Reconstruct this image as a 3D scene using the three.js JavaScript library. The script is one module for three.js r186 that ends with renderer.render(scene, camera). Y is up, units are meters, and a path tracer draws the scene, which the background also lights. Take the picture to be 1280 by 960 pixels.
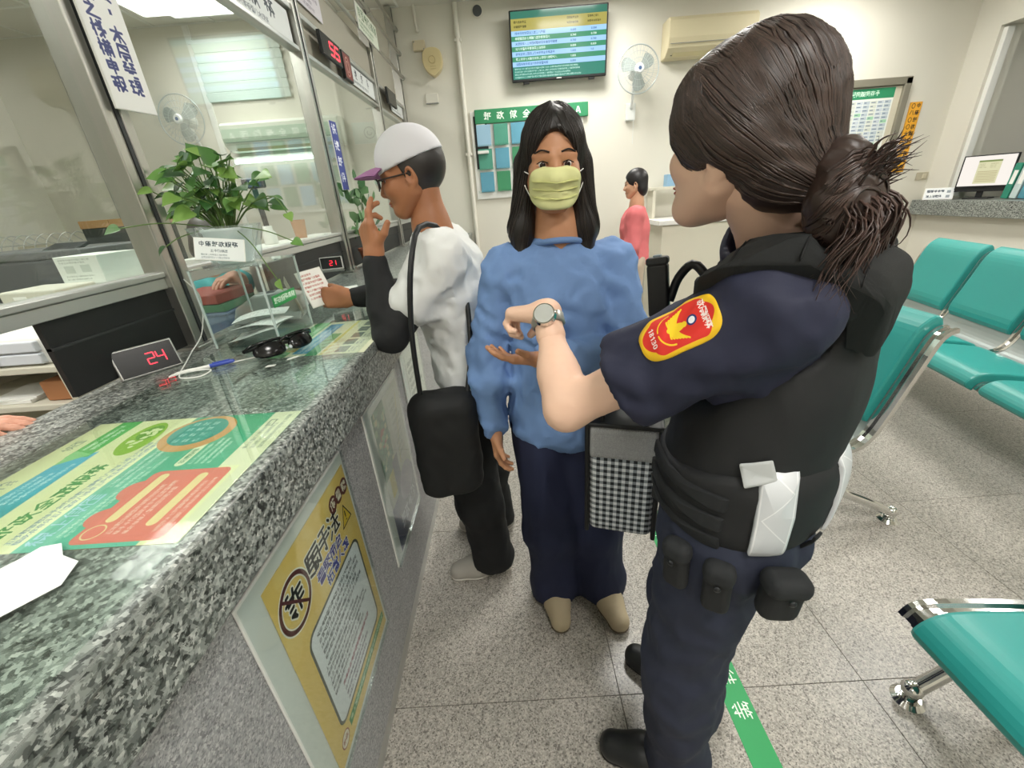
import * as THREE from 'three';
import { RoundedBoxGeometry } from 'three/addons/geometries/RoundedBoxGeometry.js';
import { mergeGeometries } from 'three/addons/utils/BufferGeometryUtils.js';
import { ImprovedNoise } from 'three/addons/math/ImprovedNoise.js';
import { RectAreaLightUniformsLib } from 'three/addons/lights/RectAreaLightUniformsLib.js';

// ---------- camera, light, exposure ----------
const scene = new THREE.Scene();
scene.background = new THREE.Color(0x000000);
const camera = new THREE.PerspectiveCamera(85.64, 4 / 3, 0.03, 40);
camera.position.set(0, 1.46, 0);
camera.quaternion.setFromRotationMatrix(new THREE.Matrix4().makeBasis(
  new THREE.Vector3(0.99753, -0.06823, 0.01781), new THREE.Vector3(0.06942, 0.90834, -0.41243), new THREE.Vector3(0.01197, 0.41265, 0.91081)));
const renderer = new THREE.WebGLRenderer();
renderer.toneMapping = THREE.LinearToneMapping;
renderer.toneMappingExposure = 2.05;
renderer.shadowMap.enabled = true;
RectAreaLightUniformsLib.init();
const LAMP = new THREE.Color(1.0, 0.975, 0.925), LAMP_POWER = 12.5;     // ceiling troffers, radiance of their faces
const TROFFERS = [[-2.3, -2.2], [-2.6, -4.6], [-2.2, -0.1], [-1.9, 2.2], [0.85, -2.55], [3.35, -2.45], [0.6, 0.55], [3.3, 0.6], [0.8, -4.5], [3.3, -4.4], [1.6, 2.4], [6.3, -3.4]];  // last entry is an added lamp that brightens the room beyond the service window

// ---------- helpers ----------
const V = (x, y, z) => new THREE.Vector3(x, y, z);
let seed = 7;
const rnd = () => { seed = (seed + 0x6d2b79f5) | 0; let t = Math.imul(seed ^ (seed >>> 15), 1 | seed); t = (t + Math.imul(t ^ (t >>> 7), 61 | t)) ^ t; return ((t ^ (t >>> 14)) >>> 0) / 4294967296; };
const rr = (a, b) => a + (b - a) * rnd();
const used = {};
const numbered = (n) => { const k = used[n] = (used[n] ?? -1) + 1; return k ? `${n}_${String(k).padStart(3, '0')}` : n; };
function tag(o, label, category, group, kind) { if (label) o.userData.label = label; if (category) o.userData.category = category; if (group) o.userData.group = group; if (kind) o.userData.kind = kind; return o; }
function thing(name, label, category, pos = [0, 0, 0], turn = 0, group) {
  const o = new THREE.Group(); o.name = numbered(name); o.position.set(...pos); o.rotation.y = turn; scene.add(o); return tag(o, label, category, group);
}
function part(name, geo, m, parent, label) {
  const g = Array.isArray(geo) ? merge(geo) : geo;
  const o = new THREE.Mesh(g, m); o.name = name; o.castShadow = o.receiveShadow = true; parent.add(o); if (label) o.userData.label = label; return o;
}
function solo(name, geo, m, label, category, pos = [0, 0, 0], turn = 0, group) {
  const o = part(numbered(name), geo, m, scene); o.position.set(...pos); o.rotation.y = turn; return tag(o, label, category, group);
}
function struct(name, geo, m) { const o = geo ? part(name, geo, m, scene) : new THREE.Group(); o.name = name; scene.add(o); o.userData.kind = 'structure'; return o; }
function merge(list) {
  const a = list.map((g) => { const h = g.index ? g.toNonIndexed() : g.clone(); for (const k of Object.keys(h.attributes)) if (!['position', 'normal', 'uv'].includes(k)) h.deleteAttribute(k); if (!h.attributes.uv) h.setAttribute('uv', new THREE.BufferAttribute(new Float32Array(h.attributes.position.count * 2), 2)); return h; });
  return mergeGeometries(a);
}
const move = (g, x, y, z, ry = 0, rx = 0, rz = 0) => { if (rx) g.rotateX(rx); if (rz) g.rotateZ(rz); if (ry) g.rotateY(ry); return g.translate(x, y, z); };
const box = (w, h, d, x = 0, y = 0, z = 0, ry = 0, rx = 0, rz = 0) => move(uvBox(new THREE.BoxGeometry(w, h, d)), x, y, z, ry, rx, rz);
const rbox = (w, h, d, r, x = 0, y = 0, z = 0, ry = 0, rx = 0, rz = 0) => move(uvBox(new RoundedBoxGeometry(w, h, d, 2, Math.min(r, w / 2.05, h / 2.05, d / 2.05))), x, y, z, ry, rx, rz);
const span = (x0, x1, y0, y1, z0, z1, r) => { const a = [x1 - x0, y1 - y0, z1 - z0], c = [(x0 + x1) / 2, (y0 + y1) / 2, (z0 + z1) / 2]; const g = uvBox(r ? new RoundedBoxGeometry(...a, 2, r).translate(...c) : new THREE.BoxGeometry(...a).translate(...c)); return g; };
const cyl = (r0, r1, h, x = 0, y = 0, z = 0, n = 24) => new THREE.CylinderGeometry(r1, r0, h, n).translate(x, y + h / 2, z);
const tube = (pts, r, n = 24, k = 8, closed = false) => new THREE.TubeGeometry(new THREE.CatmullRomCurve3(pts.map((p) => V(...p)), closed, 'centripetal'), n, r, k, closed);
const rod = (a, b, r, n = 12) => { const A = V(...a), B = V(...b), d = B.clone().sub(A), g = new THREE.CylinderGeometry(r, r, d.length(), n); g.applyQuaternion(new THREE.Quaternion().setFromUnitVectors(V(0, 1, 0), d.clone().normalize())); const c = A.add(B).multiplyScalar(0.5); return g.translate(c.x, c.y, c.z); };
const lathe = (pts, n = 32) => new THREE.LatheGeometry(pts.map((p) => new THREE.Vector2(...p)), n);
function uvBox(g) { // uv in metres by the dominant axis of the normal
  const p = g.attributes.position, n = g.attributes.normal, u = new Float32Array(p.count * 2);
  for (let i = 0; i < p.count; i++) {
    const a = Math.abs(n.getX(i)), b = Math.abs(n.getY(i)), c = Math.abs(n.getZ(i));
    if (b >= a && b >= c) { u[2 * i] = p.getX(i); u[2 * i + 1] = p.getZ(i); } else if (a >= c) { u[2 * i] = p.getZ(i); u[2 * i + 1] = p.getY(i); } else { u[2 * i] = p.getX(i); u[2 * i + 1] = p.getY(i); }
  }
  g.setAttribute('uv', new THREE.BufferAttribute(u, 2)); return g;
}
function plate(pts, depth, bevel = 0) { // polygon [[x,y]...] extruded along z from 0
  const s = new THREE.Shape(pts.map((p) => new THREE.Vector2(...p)));
  return new THREE.ExtrudeGeometry(s, { depth, bevelEnabled: bevel > 0, bevelSize: bevel, bevelThickness: bevel, bevelSegments: 2, curveSegments: 8 });
}
const mat = (color, roughness = 0.6, metalness = 0, extra = {}) => new THREE.MeshStandardMaterial({ color, roughness, metalness, side: THREE.DoubleSide, ...extra });
const phys = (o) => new THREE.MeshPhysicalMaterial({ side: THREE.DoubleSide, ...o });

// ---------- procedural textures ----------
function dataTex(n, fn, metres, srgb = true) {
  const d = new Uint8Array(n * n * 4);
  for (let y = 0; y < n; y++) for (let x = 0; x < n; x++) { const c = fn(x / n, y / n); const i = (y * n + x) * 4; d[i] = c[0]; d[i + 1] = c[1]; d[i + 2] = c[2]; d[i + 3] = 255; }
  const t = new THREE.DataTexture(d, n, n); t.wrapS = t.wrapT = THREE.RepeatWrapping; t.magFilter = THREE.LinearFilter; t.minFilter = THREE.LinearMipmapLinearFilter; t.generateMipmaps = true;
  if (srgb) t.colorSpace = THREE.SRGBColorSpace; t.repeat.set(1 / metres, 1 / metres); t.needsUpdate = true; return t;
}
const perlin = new ImprovedNoise();
const hash2 = (i, j, s) => { let h = Math.imul(i, 374761393) + Math.imul(j, 668265263) + Math.imul(s, 1274126177); h = Math.imul(h ^ (h >>> 13), 1274126177); return ((h ^ (h >>> 16)) >>> 0) / 4294967296; };
function cells(u, v, n, s) { // nearest of jittered grains; tiles every 1
  u -= Math.floor(u); v -= Math.floor(v);
  const x = u * n, y = v * n, i0 = Math.floor(x), j0 = Math.floor(y); let best = 9, id = 0;
  for (let i = i0 - 1; i <= i0 + 1; i++) for (let j = j0 - 1; j <= j0 + 1; j++) {
    const a = (i + n) % n, b = (j + n) % n, dx = i + hash2(a, b, s) - x, dy = j + hash2(a, b, s + 1) - y, d = dx * dx + dy * dy;
    if (d < best) { best = d; id = hash2(a, b, s + 2); }
  }
  return id;
}
const pick = (v, stops) => { for (const [t, c] of stops) if (v < t) return c; return stops[stops.length - 1][1]; };
function grain(n, metres, layers) { // layers: [cells, seed, stops], averaged with weights
  return dataTex(n, (u0, v0) => { const u = u0 + 0.0022 * Math.sin(6.2832 * (v0 * 61 + Math.sin(u0 * 6.2832 * 23))) , v = v0 + 0.0022 * Math.sin(6.2832 * (u0 * 53 + Math.sin(v0 * 6.2832 * 29))); let r = 0, g = 0, b = 0, w = 0; for (const [k, s, stops, wt] of layers) { const c = pick(cells(u, v, k, s), stops); r += c[0] * wt; g += c[1] * wt; b += c[2] * wt; w += wt; } return [r / w, g / w, b / w]; }, metres);
}
const T_granite = grain(1024, 0.5, [[110, 3, [[0.24, [48, 51, 49]], [0.45, [96, 101, 97]], [0.74, [142, 147, 142]], [0.92, [178, 182, 176]], [1, [212, 214, 207]]], 1], [52, 9, [[0.22, [56, 61, 58]], [0.6, [130, 136, 131]], [1, [160, 165, 159]]], 0.65]]);
const T_floor = grain(1024, 0.5, [[150, 21, [[0.12, [92, 88, 82]], [0.4, [150, 145, 137]], [0.75, [176, 171, 162]], [1, [206, 201, 192]]], 1], [70, 27, [[0.2, [132, 126, 118]], [1, [182, 176, 167]]], 0.4]]);
const T_panel = grain(1024, 0.5, [[190, 31, [[0.2, [112, 112, 113]], [0.6, [156, 157, 158]], [0.85, [180, 180, 180]], [1, [210, 210, 208]]], 1], [90, 37, [[0.3, [144, 144, 146]], [1, [170, 170, 170]]], 0.5]]);
const noiseTex = (metres, lo, hi, f1 = 8, f2 = 31) => dataTex(256, (u, v) => { const a = Math.sin(u * 6.283) * 0.5, b = Math.cos(u * 6.283) * 0.5, n = 0.5 + 0.35 * perlin.noise(a * f1 * 0.4, b * f1 * 0.4, Math.sin(v * 6.283) * f1 * 0.2) + 0.3 * (hash2(Math.floor(u * 256), Math.floor(v * 256), f2) - 0.5); const c = lo + (hi - lo) * Math.min(1, Math.max(0, n)); return [c, c, c]; }, metres, false);
const T_weave = dataTex(128, (u, v) => { const a = Math.sin(u * 6.283 * 32), b = Math.sin(v * 6.283 * 32), c = 128 + 60 * a * b + 30 * (hash2(Math.floor(u * 128), Math.floor(v * 128), 5) - 0.5); return [c, c, c]; }, 0.05, false);
const T_brush = dataTex(256, (u, v) => { const c = 128 + 90 * (hash2(Math.floor(u * 256), 3, 8) - 0.5); return [c, c, c]; }, 0.2, false);
const T_plaster = noiseTex(0.5, 90, 165);
function canvasTex(w, h, draw) {
  const c = document.createElement('canvas'); c.width = w; c.height = h; const g = c.getContext('2d'); draw(g, w, h);
  const t = new THREE.CanvasTexture(c); t.colorSpace = THREE.SRGBColorSpace; t.anisotropy = 8; return t;
}
// brush-stroke glyphs on a 10 x 10 grid: strokes are runs of xy pairs
const G = {
  等: '1002 1141 2123 6052 6191 7172 1383 4245 0595 1787 656958 2839', 待: '3002 3205 1519 4292 7074 3494 3696 757958 4758', 線: '2002 0223 3004 0434 2429 1507 3547 5191945451 5292 7479 466648 9576 7699',
  詐: '1020 0242 1333 1535 1739273717 5043 4292 6269 6494 6696', 騙: '0040 0006 2006 0242 0444 064648 0839 5090 5292 5254949252 4249 5699 5659 9599 7669', 手: '7020 1383 0595 505948', 法: '1021 0314 2709 4292 6065 3595 6549 4999 7689',
  停: '3003 1419 6070 3191 4244846442 3596 4787 676958', 看: '8010 1292 0494 5004 2696 26299996 2797 2898', 聽: '0040 1016 3037 0242 0444 0747 2529 5191 7074 5292949452 5666 5969 6769 8799 7879',
  中: '1282861612 5059', 華: '0191 3003 6063 1484 1686 0595 0898 5259', 郵: '3010 0242 2028 0444 1817 0838 5191 5159 91737595 7375', 政: '0141 2128 2545 0407 0848 6042 5292 8249 5399', 顧: '1000 0141 0309 2228 1242 1444 1646 1848 5191 52589292 5494 5696 5898 6759 7799', 客: '5051 0292 0103 9193 3205 2477 7435 4686 3699',
  服: '0008 0039 3009 0333 0535 5090 90939573 5059 5494 9459 6499', 務: '0040 4022 1223 0345 2327 3305 6051 5191 8146 5296 4686 8688 6549', 專: '1191 2242846222 2444 5005 0595 0797 6579 2738', 八: '3008 6099', 七: '0494 4049 4999', 三: '1181 2575 0999', 六: '4051 0393 3508 6599', 五: '1191 4139 1575 7579 0999', 之: '4051 1272 7208 0899', 機: '1019 0343 1306 5062 4264 7079 8062 4585 9549 9596', 構: '1019 0343 1306 4191 5053 8083 4393 4494 4449 9499 6369 4696 3797', 申: '1282861612 1484 5059', 報: '0141 2125 0444 0646 2629 1505 5059 5090 90949573 5698 9559', 定: '5051 0292 0103 9193 2474 5458 5686 2608 2699', 本: '0393 5059 5309 5399 3676', 局: '1090 9093 1093 1008 1595 9599 3787 3757594937', 發: '1030 3003 6090 6093 1343 2535 6383 6999 0595 3666', 現: '0131 0434 0838 1118 5090909650 5292 5494 6649 7679 7999', 規: '0141 0444 2107 2438 5090909650 5292 5494 6649 7679 7999', 儲: '2003 1319 3151 3353 3555 3757595737 7075 6191 9159 6598 6959', 金: '5004 5094 2474 1676 5459 3839 0999', 匯: '9000 0009 0999 2314 3255 5052 4292 5458 5494 5696 5898', 快: '2029 0313 4353 5191 7075 3595 7549 7599', 壽: '1191 0393 5004 2484 0595 4797 6579', 捷: '1019 0333 0636 4191 4292929444 3393 6069 6595 5448 4899', 件: '3003 1319 5052 4484 3696 7079', 融: '0141 1242443212 0539 0509 4549 3739 5191 5154945491 7079 5999', 上: '5059 5585 0999', 存: '0191 4006 2329 4383 8365 6569 3696', 緊: '0040 0004 0242 0444 2024 5090 9054 5194 5405 4627 2777 5579 2708 7799', 荷: '0191 3002 6002 2305 1419 3393 8389 4454574744', 包: '3003 2182 8276 2464 6427 2408 0888', 拒: '1019 0333 0636 4191 4149 4999 4484 8487', 當: '5002 2011 8091 0292 0103 2343 3373755333 2686892926 2787 5659', 人: '5008 5599', 頭: '0141 1242443212 1628 0747 5191 52589292 5494 5696 5898 6759 7799', 戶: '7010 1282 8285 1585 1109',
  險: '0009 0030 3005 6042 6094 5585 4757 7797 5949 8999',
};
const POOL = Object.keys(G);
function glyph(g, ch, x, y, s, lw, sy = s) {
  const d = G[ch]; if (!d) return; g.lineWidth = lw ?? s * 0.1; g.lineCap = 'round'; g.lineJoin = 'round'; g.beginPath();
  for (const st of d.split(' ')) for (let i = 0; i + 1 < st.length; i += 2) { const px = x + (+st[i] / 9.4) * s, py = y + (+st[i + 1] / 9.4) * sy; i ? g.lineTo(px, py) : g.moveTo(px, py); }
  g.stroke();
}
function write(g, str, x, y, s, color, { dx = s * 1.15, dy = 0, lw, sy } = {}) { g.strokeStyle = color; [...str].forEach((c, i) => glyph(g, c, x + i * dx, y + i * dy, s, lw, sy)); }
const gibber = (n) => Array.from({ length: n }, () => POOL[Math.floor(rnd() * POOL.length)]).join('');
function lines(g, x, y, w, n, step, s, color) { for (let i = 0; i < n; i++) { const m = Math.floor((w * rr(0.7, 1)) / (s * 1.15)); write(g, gibber(m), x, y + i * step, s, color, { lw: s * 0.13 }); } }
const sevenSeg = (g, str, x, y, w, h, color) => { g.strokeStyle = color; g.lineWidth = w * 0.16; g.lineCap = 'butt'; const S = { 2: 'abged', 4: 'fgbc', 1: 'bc', 5: 'afgcd' }; [...str].forEach((c, i) => { const X = x + i * w * 1.35, q = { a: [0, 0, 1, 0], b: [1, 0, 1, 0.5], c: [1, 0.5, 1, 1], d: [0, 1, 1, 1], e: [0, 0.5, 0, 1], f: [0, 0, 0, 0.5], g: [0, 0.5, 1, 0.5] }; for (const k of S[c]) { const [a, b, e, f] = q[k]; g.beginPath(); g.moveTo(X + a * w, y + b * h); g.lineTo(X + e * w, y + f * h); g.stroke(); } }); };
const face = (tex, rough = 0.55, extra = {}) => new THREE.MeshStandardMaterial({ map: tex, roughness: rough, side: THREE.DoubleSide, ...extra });
const glowFace = (tex, k = 1) => new THREE.MeshStandardMaterial({ color: 0x050505, roughness: 0.25, emissive: 0xffffff, emissiveMap: tex, emissiveIntensity: k });
const card = (w, h) => new THREE.PlaneGeometry(w, h);
function slab(w, h, t, r = 0.0008) { return rbox(w, h, t, r); }

// ---------- signed-distance modelling ----------
const clamp = (x, a, b) => Math.min(b, Math.max(a, x));
const smin = (a, b, k) => { const h = Math.max(k - Math.abs(a - b), 0) / k; return Math.min(a, b) - h * h * k * 0.25; };
const smax = (a, b, k) => -smin(-a, -b, k);
function cap(a, b, ra, rb = ra) {
  const [ax, ay, az] = a, ux = b[0] - ax, uy = b[1] - ay, uz = b[2] - az, L = ux * ux + uy * uy + uz * uz || 1e-9;
  const f = (x, y, z) => { const px = x - ax, py = y - ay, pz = z - az, t = clamp((px * ux + py * uy + pz * uz) / L, 0, 1); return Math.hypot(px - ux * t, py - uy * t, pz - uz * t) - (ra + (rb - ra) * t); };
  f.c = [ax + ux / 2, ay + uy / 2, az + uz / 2]; f.R = Math.sqrt(L) / 2 + Math.max(ra, rb); return f;
}
function ell(c, r, e) { // e: optional Euler xyz
  const q = e ? new THREE.Matrix4().makeRotationFromEuler(new THREE.Euler(...e)).elements : null;
  const f = (x, y, z) => {
    let a = x - c[0], b = y - c[1], d = z - c[2];
    if (q) { const A = q[0] * a + q[1] * b + q[2] * d, B = q[4] * a + q[5] * b + q[6] * d, D = q[8] * a + q[9] * b + q[10] * d; a = A; b = B; d = D; }
    const k0 = Math.hypot(a / r[0], b / r[1], d / r[2]); if (k0 < 1e-4) return -Math.min(...r);
    return (k0 * (k0 - 1)) / Math.hypot(a / (r[0] * r[0]), b / (r[1] * r[1]), d / (r[2] * r[2]));
  };
  f.c = c; f.R = Math.max(...r); return f;
}
function join(list, k = 0.03) {
  const n = list.length;
  const f = (x, y, z) => { let m = 9; for (let i = 0; i < n; i++) { const p = list[i]; if (p.c) { const lo = Math.hypot(x - p.c[0], y - p.c[1], z - p.c[2]) - p.R; if (lo > m + k) continue; if (lo > 0.12) { m = Math.min(m, lo); continue; } } m = smin(m, p(x, y, z), k); } return m; };
  return f;
}
function net(f, lo, hi, h) { // naive surface nets
  const nx = Math.ceil((hi[0] - lo[0]) / h) + 1, ny = Math.ceil((hi[1] - lo[1]) / h) + 1, nz = Math.ceil((hi[2] - lo[2]) / h) + 1, sy = nx, sz = nx * ny;
  const g = new Float32Array(nx * ny * nz);
  for (let k = 0, i = 0; k < nz; k++) for (let j = 0; j < ny; j++) for (let a = 0; a < nx; a++, i++) g[i] = f(lo[0] + a * h, lo[1] + j * h, lo[2] + k * h);
  const id = new Int32Array(nx * ny * nz).fill(-1), pos = [], idx = [], off = [0, 1, sy, sy + 1, sz, sz + 1, sz + sy, sz + sy + 1], E = [[0, 1], [2, 3], [4, 5], [6, 7], [0, 2], [1, 3], [4, 6], [5, 7], [0, 4], [1, 5], [2, 6], [3, 7]];
  for (let k = 0; k < nz - 1; k++) for (let j = 0; j < ny - 1; j++) for (let a = 0; a < nx - 1; a++) {
    const b = a + j * sy + k * sz; let m = 0; for (let c = 0; c < 8; c++) if (g[b + off[c]] < 0) m |= 1 << c;
    if (m === 0 || m === 255) continue;
    let X = 0, Y = 0, Z = 0, n = 0;
    for (const [p, q] of E) { const u = g[b + off[p]], v = g[b + off[q]]; if (u < 0 === v < 0) continue; const t = u / (u - v); X += (p & 1) + t * ((q & 1) - (p & 1)); Y += ((p >> 1) & 1) + t * (((q >> 1) & 1) - ((p >> 1) & 1)); Z += (p >> 2) + t * ((q >> 2) - (p >> 2)); n++; }
    id[b] = pos.length / 3; pos.push(lo[0] + (a + X / n) * h, lo[1] + (j + Y / n) * h, lo[2] + (k + Z / n) * h);
  }
  const quad = (a, b, c, d, s) => { if (a < 0 || b < 0 || c < 0 || d < 0) return; s ? idx.push(a, b, c, a, c, d) : idx.push(a, c, b, a, d, c); };
  for (let k = 1; k < nz - 1; k++) for (let j = 1; j < ny - 1; j++) for (let a = 1; a < nx - 1; a++) {
    const b = a + j * sy + k * sz, s = g[b] < 0;
    if (s !== g[b + 1] < 0) quad(id[b - sy - sz], id[b - sz], id[b], id[b - sy], s);
    if (s !== g[b + sy] < 0) quad(id[b - 1 - sz], id[b - 1], id[b], id[b - sz], s);
    if (s !== g[b + sz] < 0) quad(id[b - 1 - sy], id[b - sy], id[b], id[b - 1], s);
  }
  const o = new THREE.BufferGeometry(); o.setAttribute('position', new THREE.Float32BufferAttribute(pos, 3)); o.setIndex(idx); o.computeVertexNormals();
  const u = new Float32Array((pos.length / 3) * 2); for (let i = 0; i < pos.length / 3; i++) { u[2 * i] = pos[3 * i] + pos[3 * i + 2]; u[2 * i + 1] = pos[3 * i + 1]; } o.setAttribute('uv', new THREE.BufferAttribute(u, 2));
  return o;
}
const grad = (f, p, e = 0.0015) => V(f(p.x + e, p.y, p.z) - f(p.x - e, p.y, p.z), f(p.x, p.y + e, p.z) - f(p.x, p.y - e, p.z), f(p.x, p.y, p.z + e) - f(p.x, p.y, p.z - e)).normalize();
function drop(f, p, n, off) { // from p against n to the surface of f
  const q = p.clone(); for (let i = 0; i < 40 && q.distanceTo(p) < 0.12; i++) { const d = f(q.x, q.y, q.z) - off; if (Math.abs(d) < 1e-4) break; q.addScaledVector(n, -clamp(d, -0.02, 0.02)); } return q;
}
function conform(f, c, n, u, outline, off, thick = 0.003, rings = 7, segs = 48) { // a patch sewn onto f: outline(angle) -> [a, b] in the plane u, v
  const N = V(...n).normalize(), U = V(...u).addScaledVector(N, -V(...u).dot(N)).normalize(), W = N.clone().cross(U), C = V(...c), pos = [], uv = [], idx = [];
  let ma = 0, mb = 0; for (let s = 0; s < segs; s++) { const [a, b] = outline((s / segs) * 6.28319); ma = Math.max(ma, Math.abs(a)); mb = Math.max(mb, Math.abs(b)); }
  for (let r = 0; r <= rings + 1; r++) for (let s = 0; s <= segs; s++) {
    const [a, b] = outline(((s % segs) / segs) * 6.28319), k = Math.min(r, rings) / rings, p = C.clone().addScaledVector(U, a * k).addScaledVector(W, b * k).addScaledVector(N, 0.06);
    const q = drop(f, p, N, r > rings ? off - thick : off); pos.push(q.x, q.y, q.z); uv.push(0.5 + (a * k) / ma / 2, 0.5 + (b * k) / mb / 2);
  }
  const w = segs + 1; for (let r = 0; r <= rings; r++) for (let s = 0; s < segs; s++) { const i = r * w + s; idx.push(i, i + w, i + w + 1, i, i + w + 1, i + 1); }
  const o = new THREE.BufferGeometry(); o.setAttribute('position', new THREE.Float32BufferAttribute(pos, 3)); o.setAttribute('uv', new THREE.Float32BufferAttribute(uv, 2)); o.setIndex(idx); o.computeVertexNormals(); return o;
}
const rectOut = (w, h, p = 0.12) => (t) => { const c = Math.cos(t), s = Math.sin(t); return [w / 2 * Math.sign(c) * Math.abs(c) ** p, h / 2 * Math.sign(s) * Math.abs(s) ** p]; };
const ovalOut = (w, h, p = 0.8) => rectOut(w, h, p);
function strands(f, starts, flow, steps, len, r, off = 0.0006) { // hair locks that follow the surface of f
  const pos = [], idx = [], col = [];
  for (const [p0, tint, life = 1] of starts) {
    let p = V(...p0); p = drop(f, p, grad(f, p), off); const base = pos.length / 3, n = Math.max(3, Math.round(steps * life));
    for (let i = 0; i <= n; i++) {
      const g = grad(f, p), d = flow(p, i / n).clone(); d.addScaledVector(g, -d.dot(g)).normalize(); const s = d.clone().cross(g).normalize(), w = r * Math.sin(Math.PI * clamp(i / n, 0.06, 0.97)) ** 0.6;
      for (let k = 0; k < 4; k++) { const a = (k * Math.PI) / 2, q = p.clone().addScaledVector(s, Math.cos(a) * w * 1.9).addScaledVector(g, Math.sin(a) * w); pos.push(q.x, q.y, q.z); col.push(...tint); }
      if (i < n) for (let k = 0; k < 4; k++) { const a = base + i * 4 + k, b = base + i * 4 + ((k + 1) % 4); idx.push(a, b, b + 4, a, b + 4, a + 4); }
      p = p.clone().addScaledVector(d, len); const e = f(p.x, p.y, p.z) - off; if (e < 0.03) p.addScaledVector(grad(f, p), -e * 0.9);
    }
  }
  const o = new THREE.BufferGeometry(); o.setAttribute('position', new THREE.Float32BufferAttribute(pos, 3)); o.setAttribute('color', new THREE.Float32BufferAttribute(col, 3)); o.setIndex(idx); o.computeVertexNormals();
  o.setAttribute('uv', new THREE.BufferAttribute(new Float32Array((pos.length / 3) * 2), 2)); return o;
}
// ---------- materials ----------
const M = {
  wall: mat(0xdcd9cd, 0.72, 0, { bumpMap: T_plaster, bumpScale: 0.0006 }), ceil: mat(0xdcdad0, 0.9), bar: mat(0xe6e6e0, 0.5),
  granite: new THREE.MeshStandardMaterial({ map: T_granite, roughness: 0.3, side: THREE.DoubleSide }), floor: new THREE.MeshStandardMaterial({ map: T_floor, roughness: 0.3 }), grout: mat(0x77726a, 0.8),
  front: new THREE.MeshStandardMaterial({ map: T_panel, roughness: 0.5, side: THREE.DoubleSide }), steel: mat(0xb4b3ad, 0.3, 0.9, { bumpMap: T_brush, bumpScale: 0.0001 }), alu: mat(0xc6c7c4, 0.35, 0.75), chrome: mat(0xd8d8d6, 0.1, 1), black: mat(0x141516, 0.5), blackGloss: mat(0x101113, 0.18), dark: mat(0x2a2c2d, 0.6),
  white: mat(0xe9e9e4, 0.5), paper: mat(0xf1f1ec, 0.85), cream: mat(0xd9d5c4, 0.55), beige: mat(0xcfc5a4, 0.5), teal: phys({ color: 0x2a9690, roughness: 0.38, clearcoat: 0.25, clearcoatRoughness: 0.35 }), mesh: mat(0x9ba19f, 0.4, 0.45),
  glass: phys({ color: 0xf8fcfa, transmission: 1, thickness: 0, roughness: 0.02, ior: 1.45 }), acrylic: phys({ color: 0xf6faf9, transmission: 1, thickness: 0, roughness: 0.03, ior: 1.4 }), grey: mat(0x8c8e8c, 0.6), card: mat(0xb08a5e, 0.85), fascia: mat(0xa8a294, 0.6),
};
// ---------- setting ----------
const X0 = -5.1, X1 = 4.85, Z0 = -5.2, Z1 = 3.2, HC = 3.2;
{
  const floor = struct('floor', span(X0, X1, -0.2, -0.006, Z0, Z1), M.grout), P = 0.762, GAP = 0.0025;
  for (let i = -8; i < 8; i++) for (let k = -8; k < 7; k++) {
    const x0 = Math.max(X0, 0.257 + i * P + GAP / 2), x1 = Math.min(X1, 0.257 + (i + 1) * P - GAP / 2), z0 = Math.max(Z0, -0.783 + k * P + GAP / 2), z1 = Math.min(Z1, -0.783 + (k + 1) * P - GAP / 2);
    if (x1 - x0 > 0.02 && z1 - z0 > 0.02) part('floor_tile', span(x0, x1, -0.006, 0, z0, z1), M.floor, floor);
  }
  struct('wall_back', span(X0 - 0.2, 8.2, -0.2, HC + 0.2, Z0 - 0.2, Z0), M.wall);
  struct('wall_left', span(X0 - 0.2, X0, -0.2, HC + 0.2, Z0, Z1), M.wall);
  struct('wall_front', span(X0 - 0.2, 8.2, -0.2, HC + 0.2, Z1, Z1 + 0.2), M.wall);
  // right wall with the service opening: sill at 0.96, opening from z -4.95 to -2.6
  const wr = struct('wall_right', span(X1, X1 + 0.22, -0.2, 0.95, Z0, Z1), M.wall);
  part('wall_section', span(X1, X1 + 0.22, 0.95, HC, Z0, -4.93), M.wall, wr); part('wall_section', span(X1, X1 + 0.22, 0.95, HC, -2.0, Z1), M.wall, wr); part('lintel', span(X1, X1 + 0.22, 2.62, HC, -4.93, -2.0), M.wall, wr);
  part('opening_trim', span(X1 + 0.03, X1 + 0.1, 1.13, 2.6, -4.93, -4.885, 0.006), M.white, wr);
  struct('wall_back_office', span(8.0, 8.2, -0.2, HC + 0.2, Z0, Z1), M.wall);
  struct('floor_back_office', span(X1 + 0.22, 8, -0.2, 0, Z0, Z1), M.grout);
  const ceil = struct('ceiling', span(X0 - 0.2, 8.2, HC + 0.03, HC + 0.2, Z0 - 0.2, Z1 + 0.2), M.ceil);
  part('ceiling_slab', span(-0.9, 8, HC, HC + 0.03, Z0, Z1), M.ceil, ceil); part('ceiling_slab', span(X0, -0.9, HC, HC + 0.03, -1.6, Z1), M.ceil, ceil);
  const panel = rbox(0.585, 0.02, 0.585, 0.004);
  for (let i = 0; i < 7; i++) for (let k = 0; k < 6; k++) { const o = part('ceiling_panel', panel, M.ceil, ceil); o.position.set(X0 + 0.3 + i * 0.6, HC + 0.016, Z0 + 0.3 + k * 0.6); }
  for (let i = 0; i <= 7; i++) part('ceiling_bar', span(X0 + i * 0.6 - 0.012, X0 + i * 0.6 + 0.012, HC - 0.002, HC + 0.02, Z0, -1.6), M.bar, ceil);
  for (let k = 0; k <= 6; k++) part('ceiling_bar', span(X0, -0.9, HC - 0.002, HC + 0.02, Z0 + k * 0.6 - 0.012, Z0 + k * 0.6 + 0.012), M.bar, ceil);
}
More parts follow.
